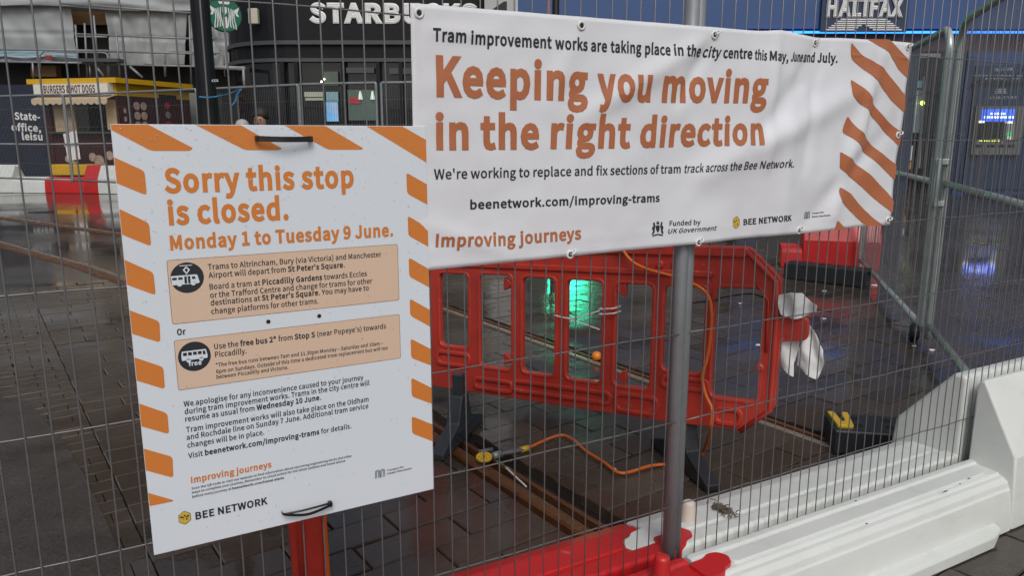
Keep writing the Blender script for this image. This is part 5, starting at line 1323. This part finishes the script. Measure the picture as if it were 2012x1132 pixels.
# awning with scalloped edge
q = MB(); n = 48; pts_t = []; 
for i in range(n + 1):
    x = .10 + (fl - .12) * i / n
    q.v += [tuple(kl + fa * x + fn * .05 + Z * (z_f - .01)), tuple(kl + fa * x + fn * .32 + Z * (z_a + .10)), tuple(kl + fa * x + fn * .33 + Z * (z_a - .05 * abs(math.sin(i * math.pi / 4))))]
q.f = [(3 * i + k, 3 * i + 3 + k, 3 * i + 4 + k, 3 * i + 1 + k) for i in range(n) for k in range(2)]; q.mi = [0] * len(q.f)
q.build('awning', M_cream, ks).modifiers.new('t', 'SOLIDIFY').thickness = .012
kl_ = kbox('lamp_strip', kl, fa, fl * .68, fl * .76, z_a + .06, z_a + .16, fn, .10, .16, mat('kiosk_lamp', (.9, .7, .5), .4, emit=(1, .75, .45), estr=2.0, bump=0))
# paper notice on the counter and yellow blocks below
nn = thing('notice_sheet', 'white paper notice taped to the kiosk counter', 'notice', kl)
q = MB(); q.prism([W(124, 263, 20.2), W(150, 256, 20.2), W(158, 312, 20.2), W(134, 316, 20.2)], V(0, .012, 0)); q.build('paper', M_lettw, nn)
q = MB(); q.prism([W(126, 285, 20.19), W(154, 284, 20.19), W(154, 286.5, 20.19), W(126, 288, 20.19)], V(0, .008, 0)); q.build('fold', M_stone, nn)
for i, (u0, u1) in enumerate(((100, 139), (143, 187))):
    o = bxp(u0, 323, u1, 345, 20.0, .5).build('yellow_block', M_kyel, bevel=.03)
    tag(o, ('left' if i == 0 else 'right') + ' yellow plastic block at the foot of the kiosk', 'block', 'yellow blocks under the kiosk')

# street beyond, between kiosk and coffee shop
st = thing('far_building', 'pale far building seen between the column and the black shop', 'building', W(455, 268, 44))
bxp(395, 160, 520, 300, 44, 1).build('wall', M_beige, st)
for (u0, v0) in ((446, 190), (462, 196), (478, 190), (446, 215), (478, 212)): bxp(u0, v0, u0 + 6, v0 + 14, 43.9, .2).build('window', M_glass, st)
bxp(376, 182, 430, 300, 24, .4).build('poster_wall', mat('grey_poster', (.20, .21, .19), .6, var=.6, scale=3), st)
bxp(388, 196, 398, 208, 23.9, .1).build('red_mark', mat('pinkish_red', (.5, .08, .09), .5), st)

# ================================================================== PEOPLE (heads show above the board)
def person(label, base, h, face, top, hair_m, lean=0.0):
    k = h / 1.75
    J = {'pel': (0, 0, .95), 'sp': (0, .01, 1.2), 'ch': (0 + lean, 0, 1.38), 'nk': (lean, 0, 1.50), 'hd': (lean, -.01, 1.60), 'ht': (lean, 0, 1.70),
         'sl': (-.18 + lean, 0, 1.42), 'el': (-.24 + lean, .02, 1.14), 'wl': (-.22 + lean, -.08, .90), 'hl': (-.22 + lean, -.10, .82), 'sr': (.18 + lean, 0, 1.42), 'er': (.24 + lean, .02, 1.14), 'wr': (.22 + lean, -.08, .90), 'hr': (.22 + lean, -.10, .82),
         'tl': (-.09, 0, .90), 'kl': (-.10, -.02, .50), 'al': (-.11, .02, .09), 'fl': (-.12, -.14, .04), 'tr': (.09, 0, .90), 'kr': (.10, -.02, .50), 'ar': (.11, .02, .09), 'fr': (.12, -.14, .04)}
    R_ = {'pel': .15, 'sp': .14, 'ch': .15, 'nk': .06, 'hd': .095, 'ht': .07, 'sl': .075, 'el': .055, 'wl': .04, 'hl': .045, 'tl': .10, 'kl': .065, 'al': .045, 'fl': .045}
    for s_ in 'selwhtkaf':
        if s_ + 'l' in R_: R_[s_ + 'r'] = R_[s_ + 'l']
    names = list(J); ed = [('pel', 'sp'), ('sp', 'ch'), ('ch', 'nk'), ('nk', 'hd'), ('hd', 'ht'), ('ch', 'sl'), ('sl', 'el'), ('el', 'wl'), ('wl', 'hl'), ('ch', 'sr'), ('sr', 'er'), ('er', 'wr'), ('wr', 'hr'), ('pel', 'tl'), ('tl', 'kl'), ('kl', 'al'), ('al', 'fl'), ('pel', 'tr'), ('tr', 'kr'), ('kr', 'ar'), ('ar', 'fr')]
    me = bpy.data.meshes.new('body'); me.from_pydata([Vector(J[n_]) * k for n_ in names], [(names.index(a), names.index(b)) for a, b in ed], [])
    o = bpy.data.objects.new('body', me)
    o.modifiers.new('s', 'SKIN'); ss = o.modifiers.new('u', 'SUBSURF'); ss.levels = 2; ss.render_levels = 2
    for i, n_ in enumerate(names):
        me.skin_vertices[0].data[i].radius = (R_[n_] * k, R_[n_] * k * (.75 if n_ in ('pel', 'sp', 'ch') else 1)); me.skin_vertices[0].data[i].use_root = (n_ == 'pel')
    m2 = evaluate(o); bpy.data.objects.remove(o)
    for mm in (face, top, M_trou): m2.materials.append(mm)
    for p in m2.polygons:
        z = p.center.z / k; p.material_index = 0 if z > 1.49 or (z < .87 and abs(p.center.x / k - lean) > .17) else (1 if z > .88 else 2); p.use_smooth = True
    t = thing('person', label, 'person', base)
    for v in m2.vertices: v.co = v.co + Vector(base)
    b = bpy.data.objects.new('body', m2); COL.objects.link(b); b.parent = t; b.matrix_parent_inverse = parent_mat(t).inverted()
    q = MB(); c_ = Vector(base) + V(lean, .035, 1.685) * k
    q.lathe(c_, [(.105 * k, -.06 * k), (.112 * k, 0), (.095 * k, .06 * k), (.05 * k, .095 * k), (.005, .105 * k)], 14); q.build('hair', hair_m, t, smooth=True)
    for sx in (-.035, .035): MB().lathe(Vector(base) + V(lean + sx, -.10, 1.615) * k, [(.012, 0), (.008, .008)], 8, V(0, -1, 0)).build('eye', M_hair, t)
    q = MB(); q.add([Vector(base) + V(lean, -.098, 1.615) * k, Vector(base) + V(lean - .016, -.10, 1.572) * k, Vector(base) + V(lean + .016, -.10, 1.572) * k, Vector(base) + V(lean, -.128, 1.575) * k], [(0, 1, 3), (0, 3, 2), (1, 2, 3), (0, 2, 1)]); q.build('nose', face, t)
pb_ = W(513, 268, 10.6); person('person in dark clothes with short hair behind the far mesh fence', V(pb_.x, pb_.y, 0), 1.76, M_skin, M_jacket, M_hair)
pb_ = W(476, 268, 12.0); person('person with a pale cap and dark jacket near the black column', V(pb_.x, pb_.y, 0), 1.63, M_skin, M_jacket, M_stone, .0)

bpy.data.objects.remove(_to); bpy.data.scenes.remove(TMP)
